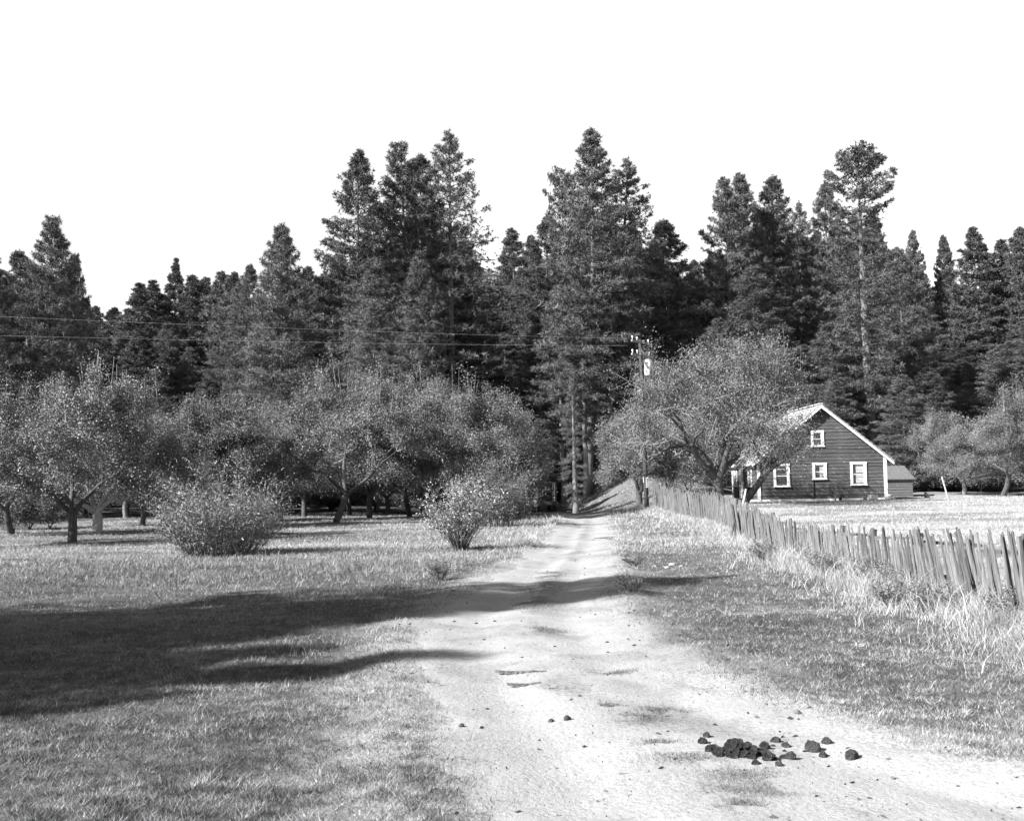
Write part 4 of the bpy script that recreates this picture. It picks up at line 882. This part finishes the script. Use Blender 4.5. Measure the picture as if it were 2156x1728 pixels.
# ------------------------------------------------------------------ utility pole and wires
PY = 63.0; pb = at(1361, 1056, PY); pb.z = hz(pb.x, PY)-.3; pt_ = at(1347, 716, PY)
pole = empty('utility_pole', pb); tag(pole, 'dark utility pole with crossarms and a transformer in front of the big apple tree', 'utility pole')
dv = pt_-pb
MB().tube([dv*(i/6) for i in range(7)], [.14-.045*i/6 for i in range(7)], 12).build('pole', M['pole'], pole, True)
def arm(f, ang, L):
    c = dv*f; a = Vector((math.cos(ang), math.sin(ang), 0)); o = MB(); rot = Matrix.Rotation(ang, 3, 'Z')
    o.box(c+Vector((0, -.15, 0)), (L, .1, .12), rot); ar = o.build('crossarm', M['wood'], pole)
    for s in (-.46, -.2, .46):
        p = c+a*(L*s)+Vector((0, -.15, .06)); MB().tube([p, p+Vector((0,0,.1)), p+Vector((0,0,.12)), p+Vector((0,0,.2))], [.015, .02, .055, .04], 8).build('insulator', M['porcelain'], ar)
arm(.985, R(58), 2.2); arm(.91, R(52), 1.9)
tr = MB().tube([(.42,-.1,0),(.42,-.1,.06),(.42,-.1,.86),(.42,-.1,.92)], [.18, .22, .22, .15], 16).build('transformer', M['metal'], pole, True); tr.location = dv*.79+Vector((-.05, -.05, 0))
MB().tube([(.36,-.2,.9),(.36,-.2,1.15)], [.05,.03], 8).tube([(.48,-.05,.9),(.48,-.05,1.15)], [.05,.03], 8).build('bushing', M['dark'], tr)
MB().box((.2, -.08, .3), (.3, .05, .06)).box((.2, -.08, .65), (.3, .05, .06)).build('bracket', M['iron'], tr)
o = MB()
for i in range(5): o.box(dv*(.155+.012*i)+Vector((.02, -.165, 0)), (.07, .01, .055))
o.box(dv*.18+Vector((.10, -.13, 0)), (.03, .01, .62)); o.box(dv*.195+Vector((-.13, -.1, 0)), (.03, .02, .3)); o.build('number_plate', M['tile'], pole)
pole2 = at(-560, 640, 30); pole2 = Vector((-33, 34, 9.6)); 
ip = empty('utility_pole', (-33, 34, hz(-33, 34)-.3)); tag(ip, 'utility pole out of the picture at the left end of the wires', 'utility pole')
MB().tube([(0,0,0),(0,0,10)], [.17,.12], 12).build('pole', M['pole'], ip, True); MB().box((0,-.15,9.7),(.1,2,.12)).build('crossarm', M['wood'], ip)
def wire(p0, through, Yt, label, sag=.25):
    b = at(*through, Yt); d = (b-p0); e = p0+d*1.75; mb = []; n = 28
    for i in range(n+1):
        t = i/n; q = p0.lerp(e, t); q.z -= sag*4*t*(1-t)-sag*4*.57*.43*t/.57*0; mb.append(q)
    o = MB().tube(mb, .0032, 5).build('power_wire', M['wire']); tag(o, label, 'wire', 'wires running left from the utility pole'); return e
w0 = pb+dv*.985
wire(w0+Vector((-.7, -.15, .22)), (0, 653), 43, 'upper thin bright wire running left from the top crossarm')
wire(pb+dv*.955+Vector((-.75, -.25, .1)), (0, 693), 43, 'lower thin bright wire running left from the utility pole')

# ------------------------------------------------------------------ old truck
TY = 101.0; tp = at(1151, 1072, TY); tz = hz(tp.x, TY)
truck = empty('old_truck', (tp.x, TY, tz), R(4)); tag(truck, 'old dark truck seen from behind with a tall empty rack frame, parked by the trees', 'truck')
MB().box((0, 1.6, .82), (1.75, 3.4, .14)).box((0, -.1, .82), (1.8, .06, .34)).build('flatbed', M['iron'], truck)
rk = MB(); 
for x in (-.82, .82):
    for y in (-.08, 1.2, 2.6): rk.box((x, y, 1.75), (.06, .06, 1.75))
    rk.box((x, 1.26, 2.62), (.07, 2.75, .07)); rk.box((x, 1.26, 1.3), (.04, 2.75, .1))
rk.box((0, -.08, 2.62), (1.7, .07, .07)); rk.box((0, 2.6, 2.62), (1.7, .07, .07)); rk.box((0, -.08, 2.42), (1.7, .03, .03)); rk.build('rack_frame', M['shed_wood'], truck)
cab = MB(); cab.box((0, 4.1, 1.15), (1.7, 1.5, .8)).box((0, 4.1, 2.02), (1.6, 1.35, .06)).box((-.76, 3.5, 1.75), (.07, .1, .5)).box((.76, 3.5, 1.75), (.07, .1, .5)).box((-.76, 4.7, 1.75), (.07, .1, .5)).box((.76, 4.7, 1.75), (.07, .1, .5)).box((0, 5.5, 1.05), (1.1, 1.3, .7)).build('cab', M['dark'], truck)
for x in (-.72, .72):
    for y in (.7, 5.0):
        w = MB().tube([(x-.13, y, .42), (x+.13, y, .42)], .42, 20).build('wheel', M['rubber'], truck, False); MB().tube([(x-.14, y, .42), (x+.14, y, .42)], .2, 14).build('hub', M['iron'], w)
    MB().box((x*1.28, .7, .7), (.3, 1.2, .35)).build('mudguard', M['shed_wood'], truck)
MB().tube([(-1.02, -.12, .98), (-1.02, -.17, .98)], [.12, .1], 12).build('reflector', M['tile'], truck)
MB().box((-.93, -.1, .9), (.2, .04, .05)).build('lamp_bracket', M['iron'], truck)

# ------------------------------------------------------------------ sky, sun, camera
w = bpy.data.worlds.new('World'); scene.world = w; w.use_nodes = True; nt = w.node_tree; bg = nt.nodes['Background']
sky = nt.nodes.new('ShaderNodeTexSky'); sky.sky_type = 'NISHITA'; sky.sun_disc = False; sky.sun_elevation = SUN_EL
sky.sun_rotation = math.atan2(-sdx, -sdy) % (2*math.pi); sky.dust_density = 2.0; sky.air_density = 1.0
sep = nt.nodes.new('ShaderNodeSeparateColor'); nt.links.new(sky.outputs[0], sep.inputs[0])      # blue-sensitive black and white film
cmb = nt.nodes.new('ShaderNodeCombineColor')
tc = nt.nodes.new('ShaderNodeTexCoord'); sx = nt.nodes.new('ShaderNodeSeparateXYZ'); nt.links.new(tc.outputs['Generated'], sx.inputs[0])
mr = nt.nodes.new('ShaderNodeMapRange'); mr.inputs['From Min'].default_value = .48; mr.inputs['From Max'].default_value = .58; mr.inputs['To Min'].default_value = 1.7; mr.inputs['To Max'].default_value = .1
nt.links.new(sx.outputs[2], mr.inputs[0]); mu = nt.nodes.new('ShaderNodeMath'); mu.operation = 'MULTIPLY'       # low sky boosted to white, overhead dimmed so ambient fill stays low
nt.links.new(sep.outputs[2], mu.inputs[0]); nt.links.new(mr.outputs[0], mu.inputs[1])
for k in range(3): nt.links.new(mu.outputs[0], cmb.inputs[k])
nt.links.new(cmb.outputs[0], bg.inputs[0]); bg.inputs[1].default_value = .07
sd = bpy.data.lights.new('sun', 'SUN'); sd.energy = 5.0; sd.angle = R(.53); sd.color = (1, 1, 1)
so = bpy.data.objects.new('sun', sd); link(so); so.location = (-20, -15, 30)
so.rotation_euler = Vector((-sdx*math.cos(SUN_EL), -sdy*math.cos(SUN_EL), math.sin(SUN_EL))).to_track_quat('Z', 'Y').to_euler()
cd = bpy.data.cameras.new('camera'); co = bpy.data.objects.new('camera', cd); link(co)
cd.sensor_width = 36; cd.sensor_fit = 'HORIZONTAL'; cd.lens = 36*FPX/2155; cd.clip_end = 5000; cd.clip_start = .1
cd.dof.use_dof = True; cd.dof.focus_distance = 42; cd.dof.aperture_fstop = 11
co.matrix_world = Matrix.Translation((0, 0, CAMZ)) @ CM; scene.camera = co
vs = scene.view_settings; vs.view_transform = 'Standard'; vs.look = 'None'; vs.gamma = 1; vs.exposure = 1.4
scene.render.film_transparent = False
scene.cycles.max_bounces = 4
